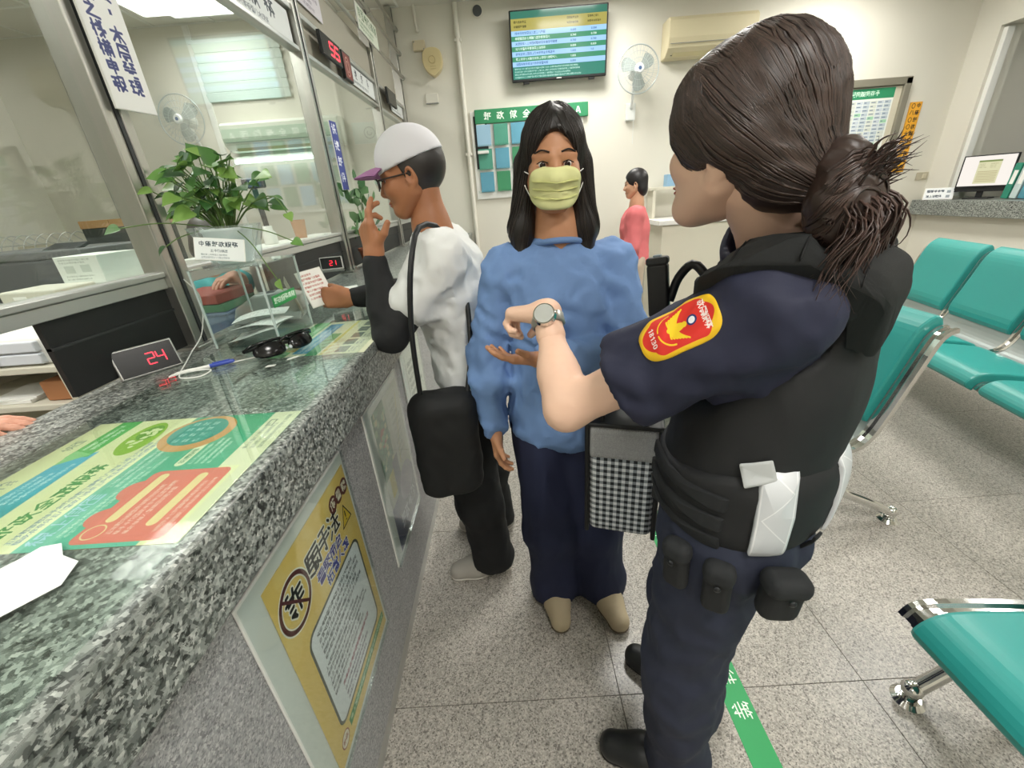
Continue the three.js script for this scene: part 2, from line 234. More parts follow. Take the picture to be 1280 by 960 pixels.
// ceiling troffers: frame, glowing tubes behind a louvre, and an area light of the same size
{
  const glow = new THREE.MeshStandardMaterial({ color: 0xffffff, emissive: LAMP, emissiveIntensity: LAMP_POWER * 0.5 }), dimGlow = new THREE.MeshStandardMaterial({ color: 0xffffff, emissive: LAMP, emissiveIntensity: LAMP_POWER * 0.25 });
  for (const [x, z] of TROFFERS) {
    const t = thing('ceiling_light', x > 5 ? 'added square louvred ceiling light brightening the room beyond the side service window' : x < -1 ? 'square louvred ceiling light over the area behind the counter' : 'square louvred ceiling light over the waiting room', 'ceiling light', [x, HC - 0.06, z], 0, x > 5 ? undefined : x < -1 ? 'office ceiling lights' : 'waiting room ceiling lights');
    part('frame', [box(0.62, 0.05, 0.02, 0, 0.03, 0.3), box(0.62, 0.05, 0.02, 0, 0.03, -0.3), box(0.02, 0.05, 0.62, 0.3, 0.03, 0), box(0.02, 0.05, 0.62, -0.3, 0.03, 0)], M.alu, t);
    part('diffuser', box(0.58, 0.004, 0.58, 0, 0.045, 0), x < -1 ? dimGlow : glow, t);
    for (let i = 1; i < 4; i++) { part('louvre_blade', box(0.004, 0.03, 0.58, -0.29 + i * 0.145, 0.024, 0), M.chrome, t); part('louvre_blade', box(0.58, 0.03, 0.004, 0, 0.024, -0.29 + i * 0.145), M.chrome, t); }
    const k = z < -4.5 && x < 0 ? 0.4 : x > 5 ? 0.4 : x < -1 ? 1.15 : 1, l = new THREE.RectAreaLight(LAMP, LAMP_POWER * k, 0.58, 0.58); l.position.set(0, -0.004, 0); l.rotation.x = -Math.PI / 2; t.add(l); l.name = 'lamp_light'; l.castShadow = true;
  }
}
// ---------- the service counter ----------
const CT = 1.1;
{
  const c = thing('service_counter', 'long grey speckled service counter with a thick granite top', 'counter', [-0.72, 0, -1.9]);
  const L = (x0, x1, y0, y1, z0, z1, r) => span(x0 + 0.72, x1 + 0.72, y0, y1, z0 + 1.9, z1 + 1.9, r);
  part('granite_top', L(-1.03, -0.405, 1.066, CT, -5.19, 1.3, 0.008), M.granite, c); part('granite_apron', L(-0.46, -0.411, 0.965, 1.067, -5.19, 1.3, 0.006), M.granite, c);
  part('carcass', L(-1.0, -0.475, 0.06, 1.066, -5.19, 1.3), M.dark, c);
  for (let i = 0; i < 5; i++) part('front_panel', L(-0.476, -0.455, 0.062, 0.968, -5.19 + i * 1.298 + 0.002, -5.19 + (i + 1) * 1.298 - 0.002, 0.002), M.front, c);
  part('kick_strip', L(-0.49, -0.458, 0.001, 0.06, -5.19, 1.3), M.alu, c);
}
solo('counter_glass', span(-0.87, -0.424, CT + 0.0016, CT + 0.0066, -1.75, 0.75, 0.0015), M.glass, 'clear glass sheet laid on the granite counter over the flyers', 'glass sheet');
// ---------- flyers under the glass ----------
const T_flyer = canvasTex(900, 1080, (g, w, h) => { // read from the customer side: right = -z, down = +x
  g.fillStyle = '#eeeebc'; g.fillRect(0, 0, w, h);
  write(g, '郵政儲金壽險', 60, 30, 52, '#7f8f95', { dx: 62 }); write(g, '快匯', 640, 40, 44, '#8aa08a');
  let q = g.createLinearGradient(0, 0, w, 0); q.addColorStop(0, '#2f9a8a'); q.addColorStop(0.35, '#3fb4c8'); q.addColorStop(0.62, '#53b8d6'); g.fillStyle = q; g.beginPath(); g.moveTo(0, 120); g.lineTo(560, 130); g.lineTo(620, 250); g.lineTo(0, 290); g.fill();
  g.fillStyle = '#5cba5c'; g.fillRect(580, 120, 320, 110); g.fillStyle = '#8fd08a'; g.beginPath(); g.moveTo(520, 130); g.lineTo(640, 120); g.lineTo(600, 230); g.fill();
  write(g, '金儲快', 40, 190, 46, '#dff3f0'); lines(g, 260, 150, 280, 3, 32, 18, '#d7f0f4'); lines(g, 640, 145, 240, 2, 36, 20, '#e6f6e0');
  write(g, '郵政金融服務', 70, 350, 62, '#3d9648', { dx: 74, lw: 9 });
  g.fillStyle = '#98c23c'; g.beginPath(); g.ellipse(720, 370, 150, 78, -0.1, 0, 7); g.fill(); g.fillStyle = '#6fa52f'; g.beginPath(); g.ellipse(770, 372, 70, 50, 0, 0, 7); g.fill(); g.fillStyle = '#e8efb8'; for (let i = 0; i < 26; i++) { g.beginPath(); g.arc(640 + rnd() * 160, 330 + rnd() * 75, 6 + rnd() * 9, 0, 7); g.fill(); }
  lines(g, 40, 450, 820, 2, 30, 22, '#8aa2ac');
  q = g.createLinearGradient(0, 520, w, 520); q.addColorStop(0, '#62c0a6'); q.addColorStop(1, '#48ae80'); g.fillStyle = q; g.fillRect(0, 520, w, 420);
  g.strokeStyle = '#8fc6d8'; write(g, '線上儲匯', 30, 530, 58, '#a9d6e6'); lines(g, 330, 545, 300, 2, 30, 18, '#cfeadd'); lines(g, 60, 610, 520, 2, 26, 16, '#bfe6d4');
  g.fillStyle = '#ec8273'; g.beginPath(); g.roundRect(20, 680, 400, 330, 30); g.fill(); g.beginPath(); g.arc(150, 690, 50, 0, 7); g.arc(300, 690, 60, 0, 7); g.fill();
  g.fillStyle = '#f6dfa6'; g.beginPath(); g.roundRect(120, 720, 280, 40, 20); g.fill(); g.beginPath(); g.roundRect(90, 890, 300, 40, 20); g.fill(); lines(g, 60, 780, 340, 3, 30, 18, '#f8c8b8'); lines(g, 60, 945, 330, 2, 28, 16, '#f8c8b8'); g.beginPath(); g.arc(75, 730, 34, 0, 7); g.lineWidth = 5; g.strokeStyle = '#f6dfa6'; g.stroke();
  g.fillStyle = '#eef1cf'; g.beginPath(); g.roundRect(450, 720, 210, 44, 22); g.fill(); lines(g, 460, 780, 220, 4, 28, 15, '#d8f0e0'); write(g, '快捷服務', 470, 728, 26, '#4a8c5c');
  g.fillStyle = '#dca15e'; g.beginPath(); g.arc(735, 640, 165, 0, 7); g.fill(); g.fillStyle = '#35a090'; g.beginPath(); g.arc(750, 630, 128, 0, 7); g.fill(); for (let i = 0; i < 12; i++) lines(g, 655 + (i % 4) * 52, 560 + Math.floor(i / 4) * 50, 40, 2, 16, 12, '#d6f0ea');
  g.fillStyle = '#e6e6c4'; g.fillRect(430, 940, 470, 140); g.fillRect(0, 1030, w, 50); lines(g, 560, 960, 320, 3, 34, 18, '#9aa58e'); g.strokeStyle = '#6d7a66'; g.lineWidth = 5; g.strokeRect(760, 960, 60, 30);
});
const flat = (w, h, tex, rough) => face(tex, rough);
function sheet(name, label, category, w, h, tex, pos, yaw, parent) { // a thin print lying face up; v axis points to -x when yaw = 0
  const g = new THREE.BoxGeometry(w, h, 0.0006); g.rotateX(-Math.PI / 2); g.rotateY(Math.PI / 2 + yaw); return solo(name, g, face(tex, 0.6), label, category, pos);
}
sheet('promotional_flyer', 'green and cream printed flyer with a red box, under the counter glass', 'flyer', 0.345, 0.405, T_flyer, [-0.632, CT + 0.0006, -0.563], 0);
const T_flyer2 = canvasTex(512, 512, (g, w, h) => { g.fillStyle = '#f0f0d2'; g.fillRect(0, 0, w, h); g.fillStyle = '#58b060'; g.fillRect(0, 20, w, 90); g.fillStyle = '#d9c27c'; g.beginPath(); g.arc(110, 110, 50, 0, 7); g.fill(); g.fillStyle = '#4aa6d2'; g.fillRect(30, 130, 440, 80); g.fillStyle = '#63b884'; g.fillRect(0, 210, 300, 60); g.fillStyle = '#e8e08a'; g.fillRect(0, 280, w, 18); lines(g, 30, 40, 420, 2, 34, 24, '#d8f0d8'); lines(g, 40, 150, 420, 2, 30, 20, '#d6ecf6'); for (let i = 0; i < 5; i++) { g.fillStyle = '#7d847e'; g.fillRect(20 + i * 98, 350, 76, 60); lines(g, 20 + i * 98, 420, 80, 2, 20, 14, '#9aa09a'); } });
sheet('promotional_flyer', 'smaller green and white flyer with a row of dark squares, beside the document box', 'flyer', 0.345, 0.28, T_flyer2, [-0.55, CT + 0.0006, -1.245], 0);
{ // torn note and scraps, on the glass
  const note = plate([[-0.14, -0.045], [0.03, -0.05], [0.05, -0.02], [0.042, 0.01], [0.046, 0.04], [0.03, 0.055], [0.01, 0.05], [-0.14, 0.04]], 0.0006); note.rotateX(-Math.PI / 2);
  const T_note = canvasTex(256, 128, (g, w, h) => { g.fillStyle = '#f3f5f4'; g.fillRect(0, 0, w, h); g.strokeStyle = '#a9b4c4'; g.lineWidth = 1.5; for (let i = 0; i < 3; i++) { g.beginPath(); g.moveTo(20, 40 + i * 26); for (let x = 20; x < 150; x += 9) g.lineTo(x, 40 + i * 26 + rr(-7, 7)); g.stroke(); } });
  uvFit(note); solo('torn_note', note, face(T_note, 0.8), 'torn white slip of paper with faint handwriting on the counter glass', 'paper', [-0.57, CT + 0.0072, -0.335], 0.95);
  const s1 = plate([[0, 0], [0.035, 0.008], [0.03, 0.016], [0.004, 0.011]], 0.0006).rotateX(-Math.PI / 2), s2 = plate([[0, 0], [0.022, -0.003], [0.026, 0.008], [0.006, 0.012]], 0.0006).rotateX(-Math.PI / 2);
  solo('paper_scrap', s1, M.paper, 'narrow white paper scrap near the black glasses', 'paper scrap', [-0.60, CT + 0.0072, -1.03], 0.6); solo('paper_scrap', s2, M.paper, 'tiny blunt white paper scrap near the black glasses', 'paper scrap', [-0.635, CT + 0.0072, -0.985], 0.4);
}
function uvFit(g) { g.computeBoundingBox(); const b = g.boundingBox, p = g.attributes.position, u = new Float32Array(p.count * 2); for (let i = 0; i < p.count; i++) { u[2 * i] = (p.getX(i) - b.min.x) / (b.max.x - b.min.x); u[2 * i + 1] = 1 - (p.getZ(i) - b.min.z) / (b.max.z - b.min.z); } g.setAttribute('uv', new THREE.BufferAttribute(u, 2)); return g; }
// ---------- posters in holders on the counter front ----------
const T_scam = canvasTex(840, 1240, (g, w, h) => {
  g.fillStyle = '#efcb72'; g.fillRect(0, 0, w, h); g.fillStyle = '#f5da92'; for (let i = 0; i < 60; i++) { g.beginPath(); g.arc(rnd() * w, rnd() * 420, 20 + rnd() * 50, 0, 7); g.globalAlpha = 0.25; g.fill(); } g.globalAlpha = 1;
  g.lineWidth = 34; g.strokeStyle = '#f4efe2'; g.beginPath(); g.arc(150, 215, 118, 0, 7); g.stroke(); g.lineWidth = 20; g.strokeStyle = '#5d2b2b'; g.stroke();
  write(g, '詐', 85, 145, 130, '#f4efe2', { lw: 30 }); write(g, '詐', 85, 145, 130, '#1c1a1a', { lw: 16 }); g.lineWidth = 14; g.strokeStyle = '#5d2b2b'; g.beginPath(); g.moveTo(70, 130); g.lineTo(232, 300); g.stroke();
  write(g, '騙手法', 290, 130, 118, '#f4efe2', { lw: 28, dx: 122 }); write(g, '騙手法', 290, 130, 118, '#1c1a1a', { lw: 14, dx: 122 });
  for (let i = 0; i < 3; i++) { g.fillStyle = '#6b3330'; g.beginPath(); g.arc(640 + i * 78, 110, 46, 0, 7); g.fill(); write(g, '停看聽'[i], 614 + i * 78, 84, 52, '#f4e9d2', { lw: 7 }); }
  write(g, '看緊荷包', 330, 272, 66, '#f0ecf6', { lw: 18 }); write(g, '看緊荷包', 330, 272, 66, '#4a3f8c', { lw: 9 }); write(g, '拒當人頭', 400, 350, 62, '#f0ecf6', { lw: 18 }); write(g, '拒當人頭', 400, 350, 62, '#3a3f9a', { lw: 9 });
  g.strokeStyle = '#3c3a36'; g.fillStyle = '#e9c23a'; g.lineWidth = 7; g.beginPath(); g.moveTo(730, 190); g.lineTo(790, 300); g.lineTo(670, 300); g.closePath(); g.fill(); g.stroke(); g.fillStyle = '#3c3a36'; g.fillRect(725, 225, 10, 42); g.fillRect(725, 276, 10, 10);
  g.fillStyle = '#f0f0f2'; g.strokeStyle = '#57584f'; g.lineWidth = 16; g.beginPath(); g.roundRect(120, 440, 650, 640, 60); g.fill(); g.stroke();
  lines(g, 190, 480, 550, 5, 38, 24, '#55565a'); lines(g, 160, 680, 580, 6, 36, 23, '#5b5c60'); write(g, gibber(14), 240, 912, 26, '#8f3c50', { lw: 4 }); lines(g, 240, 955, 420, 3, 36, 22, '#6a6070');
  g.fillStyle = '#3c8c46'; g.fillRect(180, 1120, 640, 52); write(g, gibber(19), 200, 1132, 28, '#cfe6c0', { lw: 3.5 }); g.fillStyle = '#f2e4d0'; g.strokeStyle = '#9a4036'; g.lineWidth = 6; g.beginPath(); g.arc(110, 1150, 42, 0, 7); g.fill(); g.stroke(); write(g, '郵政', 82, 1138, 26, '#9a4036', { lw: 4, dx: 30 });
});
function posterHolder(label, tex, y0, y1, z0, z1, x = -0.455, inset = [0.055, 0.012]) { // z0 is the end nearer the entrance
  const w = Math.abs(z1 - z0), h = y1 - y0, o = thing('poster_holder', label, 'poster', [x, y0, (z0 + z1) / 2], Math.PI / 2);
  part('backing', [rbox(w, h, 0.004, 0.001, 0, h / 2, 0.003)], M.white, o); part('print', new THREE.BoxGeometry(w - inset[0] - inset[1], h - 0.05, 0.001).translate((inset[0] - inset[1]) / 2, h / 2 - 0.008, 0.0066), face(tex, 0.5), o);
  part('cover', rbox(w, h, 0.003, 0.001, 0, h / 2, 0.0105), M.acrylic, o); part('bottom_lip', rbox(w, 0.008, 0.012, 0.002, 0, 0.004, 0.008), M.acrylic, o); return o;
}
posterHolder('yellow fraud warning poster in a white framed holder on the counter front', T_scam, 0.295, 0.918, -0.434, -0.872);
const T_stamp = canvasTex(512, 720, (g, w, h) => { g.fillStyle = '#b9bcae'; g.fillRect(0, 0, w, h); g.fillStyle = '#4d7a62'; g.fillRect(0, 0, 210, 330); g.fillStyle = '#a8584a'; g.beginPath(); g.arc(110, 150, 46, 0, 7); g.fill(); for (let i = 0; i < 40; i++) { g.fillStyle = ['#5e9478', '#8fb08c', '#c9c7a2'][i % 3]; g.fillRect(rnd() * 200, rnd() * 320, 34, 24); } g.fillStyle = '#c4b44c'; g.fillRect(60, 330, 130, 120); g.fillStyle = '#3d4b66'; g.fillRect(150, 300, 110, 180); g.fillStyle = '#c7c9bf'; g.fillRect(270, 30, 220, 380); g.strokeStyle = '#b8b06a'; g.lineWidth = 12; g.beginPath(); g.moveTo(300, 380); g.lineTo(450, 60); g.stroke(); lines(g, 300, 60, 170, 9, 34, 20, '#8f9488'); g.fillStyle = '#4a4e70'; g.fillRect(0, 480, w, 240); g.fillStyle = '#a49ab2'; g.beginPath(); g.ellipse(340, 500, 150, 90, 0, 0, 7); g.fill(); write(g, '郵政壽險', 110, 590, 74, '#d9d8e6', { lw: 9, dx: 90 }); });
posterHolder('dark green and violet poster in a clear holder on the counter front', T_stamp, 0.318, 0.915, -1.051, -1.42);
const T_plainNotice = canvasTex(256, 360, (g, w, h) => { g.fillStyle = '#e6e5dc'; g.fillRect(0, 0, w, h); lines(g, 20, 30, 220, 12, 26, 15, '#8d8e8a'); });
posterHolder('plain white printed notice in a holder on the counter front', T_plainNotice, 0.42, 0.93, -1.52, -1.86);
// ---------- partition of steel posts, glass and signs on the staff side of the counter ----------
const XP = -1.0, POSTS = [0.14, -1.26, -2.66, -4.1, -5.16];
POSTS.forEach((z, i) => {
  const o = thing('steel_post', ['brushed steel partition post at the near counter end', 'brushed steel partition post carrying the white vertical banner', 'brushed steel partition post with the blue vertical sign', 'brushed steel partition post beside the small grey display', 'brushed steel partition post against the back wall'][i], 'post', [XP, CT, z]);
  const top = 3.19 - CT;
  part('profile', [rbox(0.07, top, 0.03, 0.004, 0, top / 2, -0.026), rbox(0.07, top, 0.03, 0.004, 0, top / 2, 0.026), box(0.05, top, 0.03, 0, top / 2, 0)], M.steel, o); part('gasket', [box(0.004, top, 0.012, 0.0335, top / 2, 0)], M.dark, o); part('foot_plate', rbox(0.11, 0.012, 0.13, 0.003, 0, 0.006, 0), M.steel, o);
});
const bays = [[0.1, -1.22], [-1.3, -2.62], [-2.7, -4.06], [-4.14, -5.12]];
bays.forEach(([za, zb], i) => {
  const len = za - zb, zc = (za + zb) / 2, where = ['in the bay of the red 24 display', 'in the bay behind the potted plant', 'in the bay with the red 55 display', 'in the bay next to the back wall'][i];
  const r = thing('partition_rail', 'aluminium rail with a black screen below it, ' + where, 'rail', [XP, 1.3, zc]);
  part('rail', [rbox(0.05, 0.016, len, 0.004, 0, 0.024, 0), rbox(0.036, 0.03, len, 0.003, 0, 0, 0)], M.alu, r); const sl = [0.36, 0.86][i] ?? len, sz = -len / 2 + sl / 2; part('screen', box(0.012, 0.175, sl, 0, -0.1, sz), M.black, r); part('screen_strip', box(0.016, 0.006, sl, 0.002, -0.075, sz), M.dark, r);
  const gl = solo('partition_glass', box(0.006, 0.87, len, 0, 0.435, 0), M.glass, 'clear glass pane above the counter ' + where, 'glass pane', [XP, 1.333, zc]);
  const h = thing('header_beam', 'aluminium header beam over the glass ' + where, 'beam', [XP, 2.2, zc]); part('beam', [rbox(0.05, 0.02, len, 0.003, 0, 0.006, 0), rbox(0.05, 0.025, len, 0.003, 0, 0.175, 0)], M.alu, h); part('infill', box(0.012, 0.15, len, -0.012, 0.09, 0), M.fascia, h);
});
function wallSign(name, label, category, w, h, tex, pos, turn, t = 0.006, m = M.white, rough = 0.5) { const o = thing(name, label, category, pos, turn); part('board', rbox(w, h, t, 0.0012, 0, 0, t / 2), m, o); part('print', card(w - 0.004, h - 0.004).translate(0, 0, t + 0.0006), face(tex, rough), o); return o; }
const hdr = (str, sub) => canvasTex(1024, 128, (g, w, h) => { g.fillStyle = '#dfe2e2'; g.fillRect(0, 0, w, h); const n = [...str].length; [...str].forEach((c, i) => write(g, c, 70 + (i * 880) / n, 12, 66, '#333c46', { lw: 8 })); lines(g, 60, 92, 900, 1, 20, 20, '#7b8288'); });
wallSign('counter_sign', 'long white window sign with dark lettering over the glass behind the plant', 'sign', 1.28, 0.14, hdr('郵政儲匯壽險服務'), [XP + 0.002, 2.282, -1.96], Math.PI / 2);
wallSign('counter_sign', 'white window sign with dark lettering right of the red emblem square', 'sign', 0.66, 0.115, hdr('快捷郵件'), [XP + 0.002, 2.3, -3.73], Math.PI / 2);
wallSign('counter_sign', 'short white window sign with dark lettering by the back wall', 'sign', 0.5, 0.1, hdr('儲金'), [XP + 0.002, 2.31, -4.86], Math.PI / 2);
wallSign('emblem_sign', 'dark red square sign with a pale ring emblem under the header', 'sign', 0.15, 0.15, canvasTex(128, 128, (g, w, h) => { g.fillStyle = '#7c2f2a'; g.fillRect(0, 0, w, h); g.strokeStyle = '#c99a8c'; g.lineWidth = 6; g.beginPath(); g.ellipse(64, 64, 34, 44, 0, 0, 7); g.stroke(); g.beginPath(); g.ellipse(64, 64, 18, 26, 0, 0, 7); g.stroke(); g.strokeStyle = '#1e1515'; g.lineWidth = 8; g.strokeRect(2, 2, 124, 124); }), [XP + 0.03, 2.29, -3.31], Math.PI / 2, 0.02, M.black);
function ledBox(label, str, w, h, pos, turn, lean = 0, base = true, k = 1.7) {
  const o = thing('number_display', label, 'number display', pos, turn); const tex = canvasTex(256, Math.round((256 * h) / w), (g, W, H) => { g.fillStyle = '#060606'; g.fillRect(0, 0, W, H); if (str) str === '55' ? sevenSeg(g, str, W * 0.4, H * 0.2, W * 0.2, H * 0.6, '#ff2a3c') : sevenSeg(g, str, W * (str === '24' ? 0.5 : 0.42), H * 0.3, W * 0.13, H * 0.42, '#ff2a3c'); });
  const hold = (g) => g.rotateX(-lean).translate(0, h / 2 * Math.cos(lean) + 0.004, 0);
  part('housing', hold(rbox(w + 0.008, h + 0.008, 0.02, 0.003)), base ? M.alu : M.dark, o); part('screen', hold(card(w, h).translate(0, 0, 0.0108)), glowFace(tex, k), o, str ? 'black screen with red lit digits' : 'dark unlit screen');
  if (base) part('foot', rbox(w, 0.004, 0.07, 0.0015, 0, 0.002, -0.02), M.alu, o); return o;
}
ledBox('small desk display on the counter showing a red 24', '24', 0.126, 0.068, [-0.962, CT, -1.03], 0.98, 0.28);
ledBox('small desk display showing a red 21 beside the second post', '21', 0.09, 0.048, [-0.82, CT + 0.105, -2.0], 0.25, 0.2);
ledBox('hanging dark display over the counter showing a red 55', '55', 0.3, 0.1, [XP + 0.05, 2.25, -3.02], Math.PI / 2, 0, false, 2.2);
ledBox('small dark grey unlit display box under the header near the back wall', '', 0.3, 0.11, [XP + 0.05, 2.27, -4.47], Math.PI / 2, 0, false, 0.2);
// stand under the second display
{ const o = thing('leaflet_stand', 'clear acrylic leaflet stand on the counter carrying the small 21 display', 'stand', [-0.82, CT, -2.0], 0.25); part('shelf', rbox(0.2, 0.004, 0.12, 0.001, 0, 0.102, 0), M.acrylic, o); part('side', box(0.004, 0.1, 0.12, -0.098, 0.05, 0), M.acrylic, o); part('side', box(0.004, 0.1, 0.12, 0.098, 0.05, 0), M.acrylic, o); part('back', box(0.19, 0.1, 0.004, 0, 0.05, -0.058), M.acrylic, o); for (let i = 0; i < 3; i++) part('leaflet', box(0.15, 0.003, 0.09, 0.01 * i, 0.003 + i * 0.004, 0, 0.1 * i), M.paper, o); }
// banner on the first post, blue sign on the second
wallSign('vertical_banner', 'white vertical banner with dark blue lettering fixed to the steel post', 'banner', 0.115, 0.95, canvasTex(128, 1024, (g, w, h) => { g.fillStyle = '#e8e8e6'; g.fillRect(0, 0, w, h); write(g, '本局發現', 72, 828, 34, '#2b3570', { dx: 0, dy: 40, lw: 6 }); g.fillStyle = '#2b3570'; g.fillRect(88, 790, 8, 12); write(g, '法規定', 72, 660, 34, '#2b3570', { dx: 0, dy: 40, lw: 6 }); write(g, '規定之機構申報', 20, 708, 34, '#2b3570', { dx: 0, dy: 40, lw: 6 }); }), [-0.945, 2.2, -1.3], Math.PI / 2 - 0.15);
wallSign('vertical_sign', 'narrow blue vertical sign with white lettering on the steel post', 'sign', 0.085, 0.36, canvasTex(96, 400, (g, w, h) => { g.fillStyle = '#35408f'; g.fillRect(0, 0, w, h); write(g, '快捷郵件', 20, 16, 54, '#eef0fa', { dx: 0, dy: 94, lw: 7 }); }), [-0.958, 1.74, -2.8], Math.PI / 2 - 0.1);
// upper frame: fascia, hanging board, rails and the ladder of pipes near the back wall
solo('fascia_panel', span(XP - 0.01, XP + 0.01, 2.4, 2.6, -4.05, -2.71, 0.003), M.fascia, 'grey brown fascia panel above the 55 display', 'panel');
wallSign('hanging_board', 'pale board with rows of green lettering above the fascia panel', 'sign', 0.5, 0.15, canvasTex(512, 160, (g, w, h) => { g.fillStyle = '#dfe3d4'; g.fillRect(0, 0, w, h); write(g, '儲匯壽險專線', 24, 18, 60, '#5d7a58', { dx: 80, lw: 7 }); lines(g, 24, 96, 470, 2, 30, 20, '#7c9478'); }), [XP + 0.082, 2.655, -3.88], Math.PI / 2);
{ const g = plate([[0, 0], [0.34, 0], [0.34, 0.16], [0, 0.16]], 0.001); uvFit2(g); const o = solo('hanging_notice', g, face(canvasTex(256, 128, (c, w, h) => { c.fillStyle = '#d9d4dc'; c.fillRect(0, 0, w, h); lines(c, 16, 14, 220, 5, 22, 14, '#a29aa8'); }), 0.8), 'pale lilac notice sheet hanging on the fascia beside the second post', 'notice', [XP + 0.02, 2.44, -2.74], Math.PI / 2); o.castShadow = true; }
function uvFit2(g) { g.computeBoundingBox(); const b = g.boundingBox, p = g.attributes.position, u = new Float32Array(p.count * 2); for (let i = 0; i < p.count; i++) { u[2 * i] = (p.getX(i) - b.min.x) / (b.max.x - b.min.x); u[2 * i + 1] = (p.getY(i) - b.min.y) / (b.max.y - b.min.y); } g.setAttribute('uv', new THREE.BufferAttribute(u, 2)); return g; }
for (const [y, where] of [[2.62, 'lowest'], [2.82, 'middle'], [3.01, 'topmost']]) { const r = thing('overhead_pipe', `${where} horizontal steel pipe between the partition posts`, 'pipe', [XP, y, -3.9]); part('pipe', rod([0.06, 0, 1.2], [0.06, 0, -1.26], 0.013), M.steel, r); for (const z of [-0.2, -1.22]) part('coupling', rod([0.06, 0, z - 0.025], [0.06, 0, z + 0.025], 0.02), M.steel, r); }
// ---------- things on the counter ----------
{ // clear document box: front z -1.18, right x -0.69
  const o = thing('document_box', 'clear acrylic document box on the counter with a green label', 'acrylic box', [-0.785, CT + 0.0068, -1.29]); const w = 0.19, d = 0.22, h = 0.225, t = 0.004;
  part('side_panel', box(w, h, t, 0, h / 2, d / 2), M.acrylic, o); part('side_panel', box(w, h, t, 0, h / 2, -d / 2), M.acrylic, o); part('side_panel', box(t, h, d, w / 2, h / 2, 0), M.acrylic, o); part('side_panel', box(t, h, d, -w / 2, h / 2, 0), M.acrylic, o); part('bottom', box(w, t, d, 0, t / 2, 0), M.acrylic, o); part('lid', rbox(w + 0.01, t, d + 0.01, 0.0015, 0, h + t / 2, 0), M.acrylic, o);
  const edge = phys({ color: 0xe9f2f0, roughness: 0.15, transmission: 0.5, thickness: 0 }); for (const sx of [-1, 1]) for (const sz of [-1, 1]) part('corner_strip', rbox(0.006, h, 0.006, 0.0015, sx * w / 2, h / 2, sz * d / 2), edge, o);
  const l = part('label', new THREE.BoxGeometry(0.001, 0.033, 0.14).translate(w / 2 + 0.003, 0.12, 0.02), mat(0x2f9a52, 0.5), o, 'green label'); const txt = part('label_print', card(0.136, 0.03).rotateY(Math.PI / 2).translate(w / 2 + 0.0042, 0.12, 0.02), face(canvasTex(256, 64, (g, W, H) => { g.fillStyle = '#2f9a52'; g.fillRect(0, 0, W, H); write(g, '郵政服務專線', 10, 12, 36, '#e6f4e6', { dx: 40, lw: 5 }); })), o);
  const pm = face(canvasTex(128, 128, (g, W, H) => { g.fillStyle = '#f0f0ec'; g.fillRect(0, 0, W, H); lines(g, 10, 10, 108, 9, 13, 8, '#a9abab'); }), 0.8);
  [[0, 0.012, 0.02, 0.3, 0.09], [0.01, 0.03, 0, -0.25, 0.02], [-0.01, 0.05, -0.03, 0.6, 0.12]].forEach(([x, y, z, a, tilt], i) => { const g = new THREE.BoxGeometry(0.15, 0.0008, 0.1, 8, 1, 4); const p = g.attributes.position; for (let k = 0; k < p.count; k++) p.setY(k, p.getY(k) + 0.012 * Math.sin(p.getX(k) * 22 + i) * Math.cos(p.getZ(k) * 18)); g.computeVertexNormals(); const s = solo('form_slip', g, pm, ['crumpled printed slip lying lowest in the clear box', 'printed slip folded in the middle of the clear box', 'printed slip on top of the pile in the clear box'][i], 'paper', [-0.785 + x * 0.6, CT + 0.022 + y, -1.27 + z], a * 0.5); s.rotation.z = tilt; s.rotation.order = 'YXZ'; });
  // rounded grey dispenser behind the slips
  const q = thing('tape_dispenser', 'rounded light grey plastic desk dispenser behind the clear box', 'dispenser', [-0.87, CT + 0.0068, -1.49], 0.2); const sh = plate([[-0.11, 0], [0.1, 0], [0.115, 0.03], [0.11, 0.07], [0.06, 0.085], [-0.03, 0.08], [-0.09, 0.045]], 0.07, 0.008); part('body', sh.translate(0, 0.01, -0.035), mat(0xb6b8b4, 0.45), q); part('slot', box(0.03, 0.004, 0.05, 0.02, 0.1, 0), M.dark, q);
}
